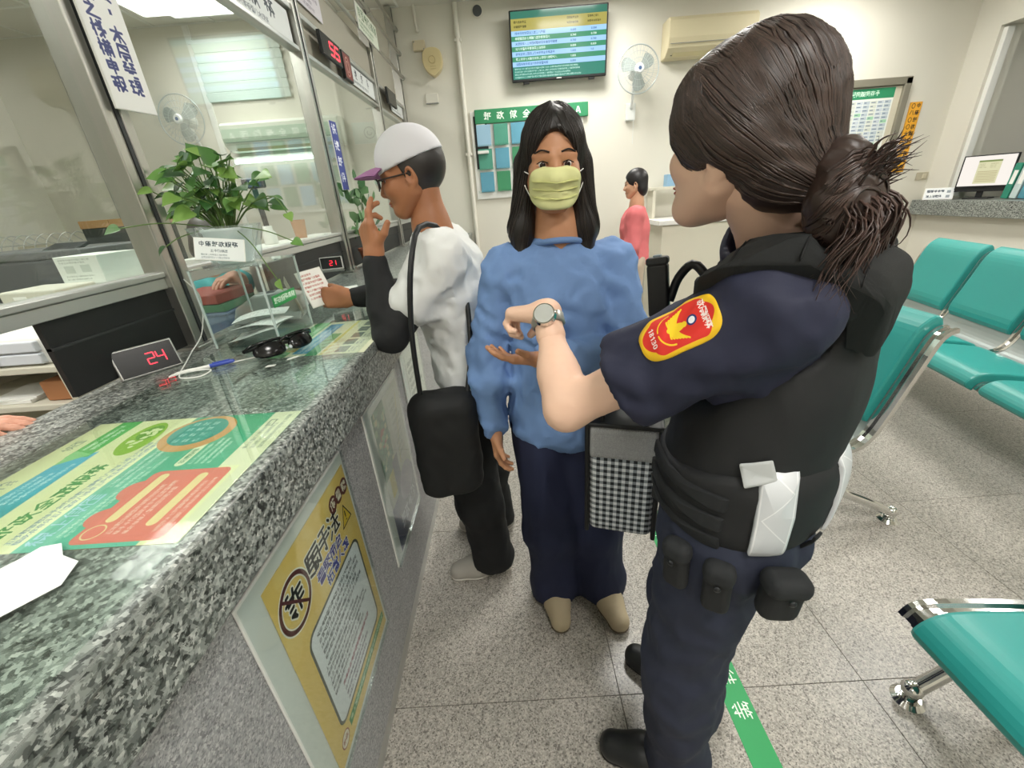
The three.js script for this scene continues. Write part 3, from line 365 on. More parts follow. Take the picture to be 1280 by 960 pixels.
{ // pothos in a bagged white pot on the box
  const base = [-0.80, CT + 0.237, -1.28], o = thing('potted_pothos', 'leafy green pothos in a white pot wrapped in clear plastic, on the document box', 'potted plant', base);
  const pot = part('pot', lathe([[0, 0], [0.045, 0], [0.048, 0.004], [0.062, 0.085], [0.066, 0.088], [0.066, 0.096], [0.06, 0.096], [0.057, 0.084], [0, 0.084]]), mat(0xdfe6e4, 0.4), o); part('soil', lathe([[0, 0.088], [0.03, 0.09], [0.057, 0.085]]), mat(0x3a2f24, 0.95), o);
  const wrap = new THREE.CylinderGeometry(0.088, 0.06, 0.1, 40, 8, true); { const p = wrap.attributes.position; for (let i = 0; i < p.count; i++) { const a = Math.atan2(p.getZ(i), p.getX(i)), k = 1 + 0.09 * Math.sin(a * 7 + p.getY(i) * 40) + 0.05 * Math.sin(a * 13); p.setX(i, p.getX(i) * k); p.setZ(i, p.getZ(i) * k); } wrap.computeVertexNormals(); } part('plastic_wrap', wrap.translate(0, 0.052, 0), phys({ color: 0xf4fafa, transmission: 0.85, roughness: 0.18, thickness: 0 }), o);
  const tg = part('name_card', rbox(0.125, 0.058, 0.002, 0.0008, 0, 0, 0), M.paper, o); tg.position.set(0.03, 0.045, 0.105); tg.rotation.set(-0.25, 0.15, -0.1); part('print', card(0.12, 0.054).translate(0, 0, 0.0015), face(canvasTex(256, 120, (g, w, h) => { g.fillStyle = '#eef1f0'; g.fillRect(0, 0, w, h); write(g, '中華郵政服務', 22, 16, 28, '#4b565c', { dx: 35, lw: 4 }); lines(g, 80, 60, 110, 1, 20, 16, '#8b9498'); lines(g, 30, 86, 190, 2, 16, 10, '#a2aaac'); }), 0.8), tg);
  const leafShape = new THREE.Shape(); leafShape.moveTo(0, 0); leafShape.bezierCurveTo(0.42, -0.28, 0.72, 0.15, 0.5, 0.55); leafShape.bezierCurveTo(0.36, 0.85, 0.12, 1.0, 0, 1.25); leafShape.bezierCurveTo(-0.12, 1.0, -0.36, 0.85, -0.5, 0.55); leafShape.bezierCurveTo(-0.72, 0.15, -0.42, -0.28, 0, 0);
  const greens = [0x3f6f36, 0x53843f, 0x6c9a4c, 0x86ac55, 0x35602f].map((c) => phys({ color: c, roughness: 0.45, transmission: 0.25, thickness: 0 })), leafGeos = [0.25, 0.45, 0.1].map((bend) => { const g = new THREE.ShapeGeometry(leafShape, 6), p = g.attributes.position; for (let i = 0; i < p.count; i++) { const x = p.getX(i), y = p.getY(i); p.setZ(i, Math.abs(x) * 0.35 - y * y * bend * 0.5); } g.computeVertexNormals(); return g; });
  const stemM = mat(0x5d7a3c, 0.6); const vines = [];
  const leaf = (p, dir, size, k) => { const m = part('leaf', leafGeos[k % 3], greens[Math.floor(rnd() * 5)], o); m.position.set(...p); const d = V(...dir).normalize(), n = V(rr(-0.6, 0.6), 0.9, rr(0.1, 1.0)).normalize(), x = d.clone().cross(n).normalize(); m.quaternion.setFromRotationMatrix(new THREE.Matrix4().makeBasis(x, d, x.clone().cross(d))); m.scale.setScalar(size); };
  const specials = [[[-0.01, 0.1, 0], [-0.06, 0.2, 0], [-0.07, 0.255, 0.01], [-0.045, 0.275, 0.02], [-0.035, 0.285, 0.01]], [[0.02, 0.1, 0], [0.03, 0.2, 0.02], [0.05, 0.245, 0.03], [0.075, 0.235, 0.03], [0.057, 0.255, 0.03]], [[0.03, 0.1, 0], [0.12, 0.16, 0.02], [0.17, 0.165, 0.02], [0.2, 0.12, 0.03]], [[0.03, 0.1, 0.02], [0.14, 0.08, 0.05], [0.21, 0.05, 0.06]], [[0.03, 0.1, 0.02], [0.1, 0.05, 0.07], [0.13, -0.01, 0.08], [0.15, -0.05, 0.085]], [[-0.02, 0.1, 0], [-0.1, 0.17, 0.03], [-0.14, 0.2, 0.04]], [[-0.02, 0.1, 0.02], [-0.12, 0.12, 0.08], [-0.2, 0.115, 0.12]], [[-0.02, 0.1, 0.02], [-0.1, 0.08, 0.06], [-0.13, 0.06, 0.08]]];
  for (let i = 0; i < 70; i++) { const a = rnd() * 6.283, r = rr(0.03, 0.155), h = 0.1 + rr(0.0, 0.15) * (1.15 - r * 3); specials.push([[0.02 * Math.cos(a), 0.09, 0.02 * Math.sin(a)], [r * 0.55 * Math.cos(a), 0.09 + h * 0.45, r * 0.4 * Math.sin(a)], [r * Math.cos(a + 0.2), h + 0.04, r * 0.75 * Math.sin(a + 0.2)]]); }
  specials.forEach((v, i) => { vines.push(tube(v, 0.0016, 12, 5)); const e = v[v.length - 1], f = v[v.length - 2]; leaf(e, [e[0] - f[0] + rr(-0.02, 0.02), (e[1] - f[1]) * 0.4 - 0.02, e[2] - f[2] + 0.02], i < 8 ? rr(0.022, 0.03) : rr(0.024, 0.044), i); if (i % 2 && i > 8) leaf([(e[0] + f[0]) / 2, (e[1] + f[1]) / 2 + 0.01, (e[2] + f[2]) / 2 + 0.005], [e[0] * 0.5 + rr(-0.05, 0.05), -0.03, 0.04], rr(0.02, 0.036), i + 1); });
  part('stem', vines, stemM, o);
}
{ // second plant behind the man: taller leaves in a terracotta pot
  const o = thing('potted_plant', 'small upright plant in a terracotta pot behind the second steel post', 'potted plant', [-0.93, 1.345, -2.92].map((v, i) => i === 1 ? CT : v)); o.position.set(-0.9, CT, -2.85);
  part('pot', lathe([[0, 0], [0.05, 0], [0.065, 0.1], [0.072, 0.1], [0.072, 0.118], [0.06, 0.118], [0.055, 0.1], [0, 0.1]]), mat(0x9a5b40, 0.8), o); const gm = [0x4b7a4a, 0x6d9a63, 0x87ad7d].map((c) => phys({ color: c, roughness: 0.5, transmission: 0.25, thickness: 0 })); const st = [];
  const lg = plate([[0, 0], [0.35, 0.3], [0.28, 0.7], [0, 1], [-0.28, 0.7], [-0.35, 0.3]], 0.02);
  for (let i = 0; i < 46; i++) { const a = rnd() * 6.28, r = rr(0.01, 0.11), y = rr(0.14, 0.52); if (i % 5 === 0) st.push(tube([[0, 0.1, 0], [r * 0.5 * Math.cos(a), y * 0.6, r * 0.5 * Math.sin(a)], [r * Math.cos(a), y, r * Math.sin(a)]], 0.003, 8, 5)); const m = part('leaf', lg, gm[i % 3], o); m.position.set(r * Math.cos(a), y, r * Math.sin(a)); m.rotation.set(rr(-1.2, 0.6), a, rr(-1.4, 1.4)); m.scale.setScalar(rr(0.05, 0.085)); }
  part('stem', st, mat(0x5a6a3c, 0.7), o);
}
{ // folded black wrap sunglasses
  const o = thing('sunglasses', 'black wraparound reading glasses folded on the counter glass', 'glasses', [-0.632, CT + 0.0072, -1.1], 0.98);
  for (const s of [-1, 1]) {
    const lens = new THREE.SphereGeometry(1, 28, 18), p = lens.attributes.position; for (let i = 0; i < p.count; i++) { const x = p.getX(i), y = p.getY(i), z = p.getZ(i), k = 1 / Math.max(Math.abs(x) ** 3 + Math.abs(y) ** 3, 0.35) ** 0.18; p.setXYZ(i, x * 0.041 * k, y * 0.021 * k, z * 0.009 - x * x * 0.012); } lens.computeVertexNormals();
    part('lens', move(lens, s * 0.046, 0.024, 0.008, s * 0.3, -0.5), M.blackGloss, o);
    part('lens_rim', tube([[s * 0.008, 0.044, 0.0], [s * 0.046, 0.047, 0.004], [s * 0.084, 0.04, -0.012], [s * 0.096, 0.026, -0.03]], 0.004, 18, 7), M.blackGloss, o);
    part('temple_arm', [tube([[s * 0.095, 0.028, -0.03], [s * 0.06, 0.024, -0.042 - (s > 0 ? 0.008 : 0)], [-s * 0.02, 0.016, -0.046 - (s > 0 ? 0.008 : 0)], [-s * 0.06, 0.008, -0.042]], 0.0055, 20, 7)], M.black, o);
  }
  part('bridge', tube([[-0.012, 0.038, 0.004], [0, 0.043, 0.007], [0.012, 0.038, 0.004]], 0.005, 8, 6), M.blackGloss, o); part('nose_pad', [new THREE.SphereGeometry(0.006, 10, 8).translate(-0.008, 0.016, 0.012), new THREE.SphereGeometry(0.006, 10, 8).translate(0.008, 0.016, 0.012)], mat(0xd9dde0, 0.2), o);
}
function pen(label, pos, turn, capc) { const o = thing('ballpoint_pen', label, 'pen', pos, turn); const z = (g) => g.rotateZ(-Math.PI / 2); part('barrel', z(lathe([[0, -0.06], [0.0015, -0.06], [0.0045, -0.05], [0.0048, 0.02], [0, 0.02]], 16)).translate(0, 0.005, 0), M.white, o); part('cap', [z(lathe([[0, 0.018], [0.0055, 0.018], [0.0055, 0.07], [0.004, 0.074], [0, 0.074]], 16)).translate(0, 0.0055, 0), rbox(0.04, 0.002, 0.003, 0.0008, 0.045, 0.012, 0)], mat(capc, 0.35), o); return o; }
const cordPen = pen('white ballpoint pen with a blue cap tied to a white cord', [-0.805, CT + 0.0072, -1.0], 0.62, 0x3a4fae); pen('white pen with a dark tip half under the black glasses', [-0.705, CT + 0.0072, -1.115], -0.5, 0xd9d9d6);
cordPen.updateMatrixWorld(true); part('cord', merge([tube([[-0.93, CT + 0.012, -1.14], [-0.925, CT + 0.05, -1.2], [-0.9, CT + 0.16, -1.215], [-0.915, CT + 0.21, -1.2]], 0.0018, 30, 6), tube([[-0.93, CT + 0.012, -1.14], [-0.89, CT + 0.009, -1.06], [-0.85, CT + 0.01, -0.985], [-0.82, CT + 0.009, -0.945], [-0.775, CT + 0.009, -0.95], [-0.775, CT + 0.01, -0.99], [-0.83, CT + 0.011, -0.98], [-0.86, CT + 0.01, -0.955], [-0.84, CT + 0.013, -0.99], [-0.76, CT + 0.01, -1.03], [-0.7, CT + 0.009, -1.07]], 0.0018, 90, 6)]).applyMatrix4(cordPen.matrixWorld.clone().invert()), M.white, cordPen, 'looped white cord');
// ---------- staff side furniture ----------
function cabinet(label, x0, x1, z0, z1, h, doors, drawers = 0, pulls = M.dark) {
  const o = thing('low_cabinet', label, 'cabinet', [(x0 + x1) / 2, 0, (z0 + z1) / 2]), w = x1 - x0, d = z1 - z0; part('body', rbox(w, h - 0.025, d, 0.004, 0, (h - 0.025) / 2, 0), M.cream, o); part('top', rbox(w + 0.01, 0.025, d + 0.02, 0.004, 0, h - 0.0125, 0.005), M.white, o);
  for (let i = 0; i < doors; i++) { const dw = w / doors, dr = part('door', rbox(dw - 0.008, h - 0.16, 0.018, 0.003, -w / 2 + dw * (i + 0.5), (h - 0.04) / 2, d / 2 + 0.01), M.cream, o); part('handle', rbox(0.012, 0.06, 0.018, 0.003, -w / 2 + dw * (i + 0.5) + (i % 2 ? -1 : 1) * dw * 0.36, h * 0.75, d / 2 + 0.026), pulls, dr); }
  for (let i = 0; i < drawers; i++) { const dh = (h - 0.06) / drawers, dr = part('drawer', rbox(w - 0.012, dh - 0.01, 0.018, 0.003, 0, 0.03 + dh * (i + 0.5), d / 2 + 0.01), M.white, o); part('handle', rbox(w * 0.5, 0.014, 0.018, 0.003, 0, 0.03 + dh * (i + 0.5) + dh * 0.2, d / 2 + 0.024), M.grey, dr); } return o;
}
cabinet('cream two door cabinet under the cardboard topped black box', -3.6, -2.1, -4.35, -3.75, 1.05, 4); cabinet('cream cabinet standing behind the grey printers', -4.95, -3.64, -4.35, -3.75, 1.05, 4); cabinet('narrow white drawer unit under the printed white carton', -2.3, -1.95, -2.5, -2.08, 1.2, 0, 4);
{ const o = thing('desk_shelf_unit', 'cream shelf unit with an open compartment behind the counter', 'shelf unit', [-1.51, 0, -1.28]); part('side_panel', box(0.02, 1.1, 0.36, -0.23, 0.55, 0), M.cream, o); part('side_panel', box(0.02, 1.1, 0.36, 0.23, 0.55, 0), M.cream, o); part('back_panel', box(0.46, 1.1, 0.012, 0, 0.55, -0.174), M.cream, o); for (const y of [0.06, 0.5, 0.99, 1.105]) part('shelf', rbox(0.48, 0.02, 0.365, 0.004, 0, y, 0), M.cream, o);
  const t = thing('paper_tray', 'white plastic drawer tray on top of the open shelf unit', 'tray', [-1.51, 1.116, -1.28]); part('case', rbox(0.42, 0.075, 0.32, 0.008, 0, 0.0375, 0), M.white, t); for (const y of [0.02, 0.055]) { const d = part('drawer', rbox(0.38, 0.03, 0.02, 0.004, 0, y, 0.165), mat(0xdfe3ea, 0.4), t); part('handle', rbox(0.14, 0.008, 0.012, 0.002, 0, y, 0.179), M.grey, d); }
  solo('wooden_box', [rbox(0.1, 0.06, 0.14, 0.004, 0, 0.031, 0)], mat(0xa9734a, 0.7), 'small brown wooden box inside the open shelf unit', 'box', [-1.335, 1.001, -1.19]); solo('paper_stack', [rbox(0.14, 0.01, 0.15, 0.001, 0, 0.005, 0), rbox(0.13, 0.006, 0.14, 0.001, 0.005, 0.013, 0.005, 0.15)], M.paper, 'thin stack of white papers inside the open shelf unit', 'papers', [-1.5, 1.001, -1.19]);
}
{ // grey printer and white printer boxes
  const o = thing('office_printer', 'large dark grey office printer behind the counter rail', 'printer', [-2.85, 0.98, -2.76]); part('body', rbox(0.8, 0.33, 0.5, 0.02, 0, 0.165, 0), mat(0x4f5152, 0.5), o); part('lid', rbox(0.82, 0.05, 0.52, 0.012, 0, 0.352, -0.01), mat(0x6a6c6c, 0.45), o); part('control_panel', rbox(0.2, 0.02, 0.1, 0.006, 0.28, 0.385, 0.18, 0, 0.3), M.dark, o); part('paper_slot', box(0.5, 0.03, 0.02, -0.05, 0.12, 0.245), M.black, o); part('paper_tray', rbox(0.5, 0.012, 0.2, 0.004, -0.05, 0.09, 0.33, 0, 0.12), M.grey, o);
  const t = thing('printer_table', 'plain grey table under the large dark printer', 'table', [-2.85, 0, -2.76]); part('top', rbox(1.0, 0.03, 0.52, 0.005, 0, 0.963, 0), M.cream, t); for (const sx of [-1, 1]) for (const sz of [-1, 1]) part('leg', rbox(0.04, 0.948, 0.04, 0.004, sx * 0.46, 0.474, sz * 0.23), M.grey, t);
  const b = thing('forms_box', 'white carton printed with small tables, standing beside the dark printer', 'carton', [-2.42, 0.98 + 0.0, -2.35]); b.position.y = 1.02; part('carton', rbox(0.3, 0.26, 0.3, 0.004, 0, 0.13, 0), mat(0xdde2da, 0.8), b); part('print', card(0.29, 0.25).translate(0, 0.13, 0.1508), face(canvasTex(256, 220, (g, w, h) => { g.fillStyle = '#dfe4dc'; g.fillRect(0, 0, w, h); lines(g, 20, 16, 210, 2, 22, 14, '#aab4aa'); g.fillStyle = '#c3ccc2'; g.fillRect(40, 70, 60, 60); g.fillRect(140, 66, 60, 60); lines(g, 30, 150, 190, 2, 24, 12, '#98a398'); })), b); b.position.set(-2.13, 1.201, -2.27); b.scale.set(0.72, 0.52, 0.8);
  const c = thing('cartridge_case', 'beige plastic case with a small green sticker behind the counter rail', 'case', [-1.84, 1.131, -1.7]); part('case', rbox(0.22, 0.125, 0.18, 0.01, 0, 0.0625, 0), mat(0xcfcdbf, 0.6), c); part('sticker', box(0.03, 0.026, 0.001, -0.025, 0.06, 0.0912), mat(0x1f9470, 0.5), c); part('label', box(0.05, 0.012, 0.001, -0.03, 0.1, 0.0912), M.paper, c);
  const ct = thing('side_table', 'low cream table behind the rail carrying the beige case', 'table', [-1.72, 0, -1.7]); part('top', rbox(0.56, 0.03, 0.4, 0.005, 0, 1.115, 0), M.cream, ct); for (const sx of [-1, 1]) for (const sz of [-1, 1]) part('leg', rbox(0.035, 1.1, 0.035, 0.004, sx * 0.25, 0.55, sz * 0.17), M.cream, ct);
  const bagF = join([ell([0, 0.04, 0], [0.085, 0.05, 0.05]), ell([0.04, 0.06, 0.01], [0.05, 0.045, 0.04]), ell([-0.05, 0.05, 0], [0.045, 0.045, 0.04])], 0.02); const bag = net((x, y, z) => Math.max(bagF(x, y, z) + 0.008 * perlin.noise(x * 40, y * 40, z * 40) + 0.006 * Math.sin(x * 60 + z * 30), -y), [-0.17, -0.02, -0.11], [0.17, 0.13, 0.11], 0.007); solo('orange_bag', bag, mat(0xd9823f, 0.55), 'crumpled orange plastic bag on the table behind the rail', 'bag', [-1.595, 1.13, -1.62]); const gbag = net((x, y, z) => Math.max(ell([0, 0.02, 0], [0.06, 0.028, 0.03])(x, y, z) + 0.006 * perlin.noise(x * 60, y * 50, z * 60), -y), [-0.1, -0.02, -0.07], [0.1, 0.07, 0.07], 0.007); solo('green_packet', gbag, mat(0x93b86a, 0.6), 'small pale green packet lying beside the orange bag', 'packet', [-1.66, 1.13, -1.54]);
  const k = thing('carton', 'dark carton with a brown cardboard top on the cream cabinet', 'carton', [-3.29, 1.05, -3.95]); part('body', rbox(0.5, 0.4, 0.4, 0.004, 0, 0.2, 0), mat(0x2b3130, 0.5), k); part('cardboard_top', [rbox(0.25, 0.06, 0.41, 0.004, -0.127, 0.43, 0.0), rbox(0.25, 0.06, 0.41, 0.004, 0.127, 0.43, 0.0)], M.card, k);
  const w = thing('wire_rack', 'wire rack with bundled papers on the back cabinets', 'rack', [-4.15, 1.057, -3.98]); for (let i = 0; i < 8; i++) part('wire', tube([[-0.35 + i * 0.1, 0, 0.15], [-0.35 + i * 0.1, 0.3, 0.12], [-0.35 + i * 0.1, 0.38, 0], [-0.35 + i * 0.1, 0.3, -0.12]], 0.005, 16, 5), M.alu, w); part('base_wire', [rod([-0.38, 0.01, 0.15], [0.38, 0.01, 0.15], 0.006), rod([-0.38, 0.3, 0.12], [0.38, 0.3, 0.12], 0.006)], M.alu, w);
  for (let i = 0; i < 3; i++) solo('paper_bundle', rbox(0.5 - i * 0.06, 0.09, 0.22, 0.01, 0, 0.045, 0), mat([0x8a5f48, 0xd2cfc2, 0xc9c3ae][i], 0.8), ['brown bound bundle at the bottom of the wire rack', 'white bundle in the middle of the wire rack', 'cream bundle on top inside the wire rack'][i], 'paper bundle', [-4.15 + i * 0.03, 1.066 + i * 0.095, -3.98]);
}
{ // black desk camera on a stem and small things near the second rail
  const o = thing('document_camera', 'black document camera on a slim upright stem behind the pothos', 'camera', [-1.28, 0.75, -2.42]); part('base', rbox(0.14, 0.02, 0.14, 0.006, 0, 0.01, 0), M.black, o); part('stem', tube([[0, 0.02, 0], [-0.005, 0.45, 0], [-0.02, 0.85, 0]], 0.014, 20, 8), M.black, o); part('head', rbox(0.1, 0.05, 0.06, 0.01, -0.01, 0.86, 0.01), M.blackGloss, o);
  const d = thing('staff_desk', 'long cream work desk on the staff side of the counter', 'desk', [-1.2, 0, -3.4]); part('top', rbox(0.3, 0.03, 3.0, 0.005, 0, 0.735, 0), M.cream, d); part('leg_panel', box(0.28, 0.72, 0.03, 0, 0.36, 1.45), M.cream, d); part('leg_panel', box(0.28, 0.72, 0.03, 0, 0.36, -1.45), M.cream, d);
  solo('paper_cup', lathe([[0, 0], [0.028, 0], [0.036, 0.09], [0.038, 0.092], [0.034, 0.092], [0.027, 0.004]]), mat(0xb98a66, 0.8), 'brown paper cup on the ledge behind the second rail', 'cup', [-1.12, 1.329, -2.42]); solo('stamp_pot', [lathe([[0, 0], [0.03, 0], [0.03, 0.05], [0.02, 0.06], [0.02, 0.08], [0, 0.08]])], M.white, 'small white pot on the ledge behind the second rail', 'pot', [-1.12, 1.329, -2.1]);
  const s = thing('staff_ledge', 'narrow white ledge shelf behind the second rail', 'shelf', [-1.13, 1.3, -2.2]); part('shelf', rbox(0.16, 0.028, 1.2, 0.004, 0, 0.014, 0), M.white, s); for (const z of [-0.5, 0.5]) part('bracket', box(0.03, 0.55, 0.03, -0.05, -0.275, z * 0.4), M.alu, s);
}
// ---------- wall fittings ----------
const WZ = Z0;
function wallFan(label, x, y, r, drop = 0.3) {
  const o = thing('wall_fan', label, 'wall fan', [x, y, WZ]); const wm = mat(0xdfe2df, 0.4), blade = phys({ color: 0xcfd8d6, roughness: 0.25, transmission: 0.5, thickness: 0 });
  part('bracket', [rbox(0.1, 0.16, 0.05, 0.012, 0, -drop, 0.025), tube([[0, -drop + 0.03, 0.05], [0, -drop + 0.12, 0.1], [0, -0.04, 0.14]], 0.016, 12, 8)], wm, o); part('motor', new THREE.CylinderGeometry(0.05, 0.065, 0.12, 24).rotateX(Math.PI / 2).translate(0, 0, 0.16), wm, o);
  const cg = []; for (let k = 0; k < 3; k++) cg.push(new THREE.TorusGeometry(r * (0.45 + k * 0.275), k === 2 ? 0.006 : 0.0022, 6, 48).translate(0, 0, 0.27 + (k === 2 ? -0.02 : 0.02 - k * 0.015))); for (let i = 0; i < 30; i++) { const a = (i / 30) * 6.283; cg.push(rod([0.04 * Math.cos(a), 0.04 * Math.sin(a), 0.3], [r * Math.cos(a + 0.3), r * Math.sin(a + 0.3), 0.25], 0.0014, 4)); cg.push(rod([0.05 * Math.cos(a), 0.05 * Math.sin(a), 0.21], [r * Math.cos(a), r * Math.sin(a), 0.25], 0.0014, 4)); } part('guard', cg, mat(0xb9c0bf, 0.35, 0.3), o);
  for (let i = 0; i < 3; i++) { const s = new THREE.Shape(); s.moveTo(0.03, -0.02); s.quadraticCurveTo(r * 0.6, -r * 0.35, r * 0.86, -r * 0.1); s.quadraticCurveTo(r * 0.95, r * 0.25, r * 0.6, r * 0.42); s.quadraticCurveTo(r * 0.3, r * 0.2, 0.03, 0.03); const g = new THREE.ExtrudeGeometry(s, { depth: 0.003, bevelEnabled: false }); g.rotateY(0.18).rotateZ((i * 2 * Math.PI) / 3 + 0.5).translate(0, 0, 0.255); part('blade', g, blade, o); }
  part('hub_cap', new THREE.CylinderGeometry(0.034, 0.045, 0.018, 24).rotateX(Math.PI / 2).translate(0, 0, 0.308), mat(0xe6eaea, 0.3), o); part('hub_mark', new THREE.CylinderGeometry(0.016, 0.016, 0.002, 16).rotateX(Math.PI / 2).translate(0, 0, 0.319), mat(0x44608a, 0.4), o); part('pull_cord', rod([0.03, -drop - 0.3, 0.05], [0.03, -drop - 0.06, 0.05], 0.0025), wm, o); return o;
}
wallFan('white wall fan with a clear blade and blue hub behind the glass partition', -3.18, 2.38, 0.22); wallFan('white wall fan mounted beside the air conditioner', 1.4, 2.5, 0.2, 0.32);
{ // television
  const T_tv = canvasTex(1024, 580, (g, w, h) => { g.fillStyle = '#2f6f60'; g.fillRect(0, 0, w, h); g.fillStyle = '#34705e'; g.fillRect(0, 0, w, 60); g.fillStyle = '#a39a4f'; g.fillRect(0, 60, w, 100); lines(g, 30, 78, 160, 2, 38, 20, '#3d3a18'); lines(g, 600, 74, 180, 2, 40, 18, '#4a461e'); lines(g, 820, 74, 170, 2, 40, 18, '#4a461e'); for (let i = 0; i < 7; i++) { const y = 160 + i * 44; g.fillStyle = i % 2 ? '#3d8a66' : '#9cc6ee'; g.fillRect(0, y, w, 44); lines(g, 40, y + 10, 480, 1, 44, 22, i % 2 ? '#cfe6d8' : '#4a6f96'); g.fillStyle = i % 2 ? '#e0efe6' : '#44688e'; g.font = 'bold 24px sans-serif'; g.fillText(['0.600', '0.740', '0.750', '0.830', '1.035', '1.035', '0.800'][i], 640, y + 32); if (i < 5) g.fillText(['0.590', '0.730', '0.740', '0.820', '1.0'][i], 860, y + 32); } g.fillStyle = '#2d7d6c'; g.fillRect(0, 470, w, 110); lines(g, 20, 480, 760, 4, 25, 15, '#b6dccf'); });
  const o = thing('television', 'wall mounted television showing a green and blue table of rates', 'television', [0.64, 2.78, WZ + 0.12], -0.02); o.rotation.x = 0.1; part('casing', rbox(0.95, 0.56, 0.04, 0.008), M.black, o); part('screen', card(0.92, 0.525).translate(0, 0.006, 0.0206), new THREE.MeshPhysicalMaterial({ color: 0x060808, roughness: 0.12, emissive: 0xffffff, emissiveMap: T_tv, emissiveIntensity: 0.62 }), o, 'lit screen with rows of rates'); part('brand_badge', rbox(0.05, 0.01, 0.003, 0.001, 0, -0.268, 0.0205), M.alu, o); part('foot', [rbox(0.06, 0.03, 0.03, 0.006, -0.33, -0.285, 0), rbox(0.06, 0.03, 0.03, 0.006, 0.33, -0.285, 0)], M.black, o); part('wall_bracket', [rbox(0.3, 0.2, 0.09, 0.006, 0, 0, -0.062)], M.dark, o);
  const l = new THREE.RectAreaLight(0x9fd0d8, 0.4, 0.9, 0.5); l.position.set(0, 0, 0.03); l.rotation.y = Math.PI; l.castShadow = true; l.name = 'screen_light'; o.add(l);
}
function aircon(label, x, y, w, h, d, m) { const o = thing('air_conditioner', label, 'air conditioner', [x, y, WZ]); const s = plate([[0, 0], [d * 0.55, 0], [d * 0.92, h * 0.2], [d, h * 0.45], [d, h * 0.9], [d * 0.85, h], [0, h]], w, 0.008); part('casing', s.rotateY(-Math.PI / 2).translate(w / 2, 0.008, 0.008), m, o); part('louvre', rbox(w * 0.86, 0.012, h * 0.26, 0.004, 0, h * 0.12, d * 0.78, 0, -0.95), mat(0xc3b990, 0.5), o); part('seam', box(w * 0.97, 0.004, 0.006, 0, h * 0.32, d + 0.014), M.grey, o); part('louvre_gap', box(w * 0.9, 0.004, 0.006, 0, h * 0.05, d * 0.64 + 0.014), M.dark, o); return o; }
aircon('yellowed beige wall air conditioner next to the lobby fan', 2.12, 2.6, 0.84, 0.29, 0.2, M.beige); aircon('pale wall air conditioner behind the glass partition', -2.25, 2.08, 1.2, 0.24, 0.2, mat(0xd5dccf, 0.5));
{ // tube lamp on the wall behind the glass
  const o = thing('tube_lamp', 'lit fluorescent tube lamp on the wall behind the glass', 'tube lamp', [-2.4, 1.99, WZ]); part('housing', rbox(1.0, 0.05, 0.05, 0.01, 0, 0.03, 0.025), M.white, o); part('tube', new THREE.CapsuleGeometry(0.016, 0.92, 6, 12).rotateZ(Math.PI / 2).translate(0, 0.0, 0.075), new THREE.MeshStandardMaterial({ color: 0xffffff, emissive: 0xf2fff8, emissiveIntensity: 2.2 }), o); for (const s of [-1, 1]) part('end_cap', rbox(0.03, 0.06, 0.06, 0.006, s * 0.485, 0.005, 0.06), M.white, o); const l = new THREE.RectAreaLight(0xf2fff8, 2, 0.9, 0.03); l.position.set(0, 0, 0.096); l.rotation.y = Math.PI; l.castShadow = true; l.name = 'tube_light'; o.add(l);
  const b = thing('roller_blind', 'pale window blind of broad slats on the wall behind the glass', 'blind', [-2.55, 2.8, WZ]); part('frame', [rbox(0.92, 0.03, 0.03, 0.004, 0, 0.25, 0.02)], M.white, b); for (let i = 0; i < 6; i++) part('slat', rbox(0.86, 0.078, 0.012, 0.004, 0, 0.2 - i * 0.082, 0.025, 0, 0.28), mat(0xdfe9e2, 0.6), b);
  const c = thing('wall_cable', 'thin dark cable running down the wall behind the counter', 'cable', [-4.4, 1.05, WZ]); part('cable', rod([0, 0, 0.006], [0, 1.95, 0.006], 0.006), M.grey, c);
  const pt = thing('wall_trunking', 'flat white cable trunking on the wall behind the glass', 'trunking', [-3.0, 1.05, WZ]); part('trunking', rbox(0.06, 2.14, 0.02, 0.004, 0, 1.07, 0.01), M.white, pt);
  wallSign('wall_notice', 'pale square notice with a grey ring on the wall behind the glass', 'notice', 0.3, 0.2, canvasTex(128, 90, (g, w, h) => { g.fillStyle = '#d3dbd2'; g.fillRect(0, 0, w, h); g.strokeStyle = '#a9b3ab'; g.lineWidth = 5; g.beginPath(); g.arc(76, 45, 24, 0, 7); g.stroke(); g.beginPath(); g.arc(76, 45, 10, 0, 4); g.stroke(); }), [-1.42, 2.18, WZ], 0);
}
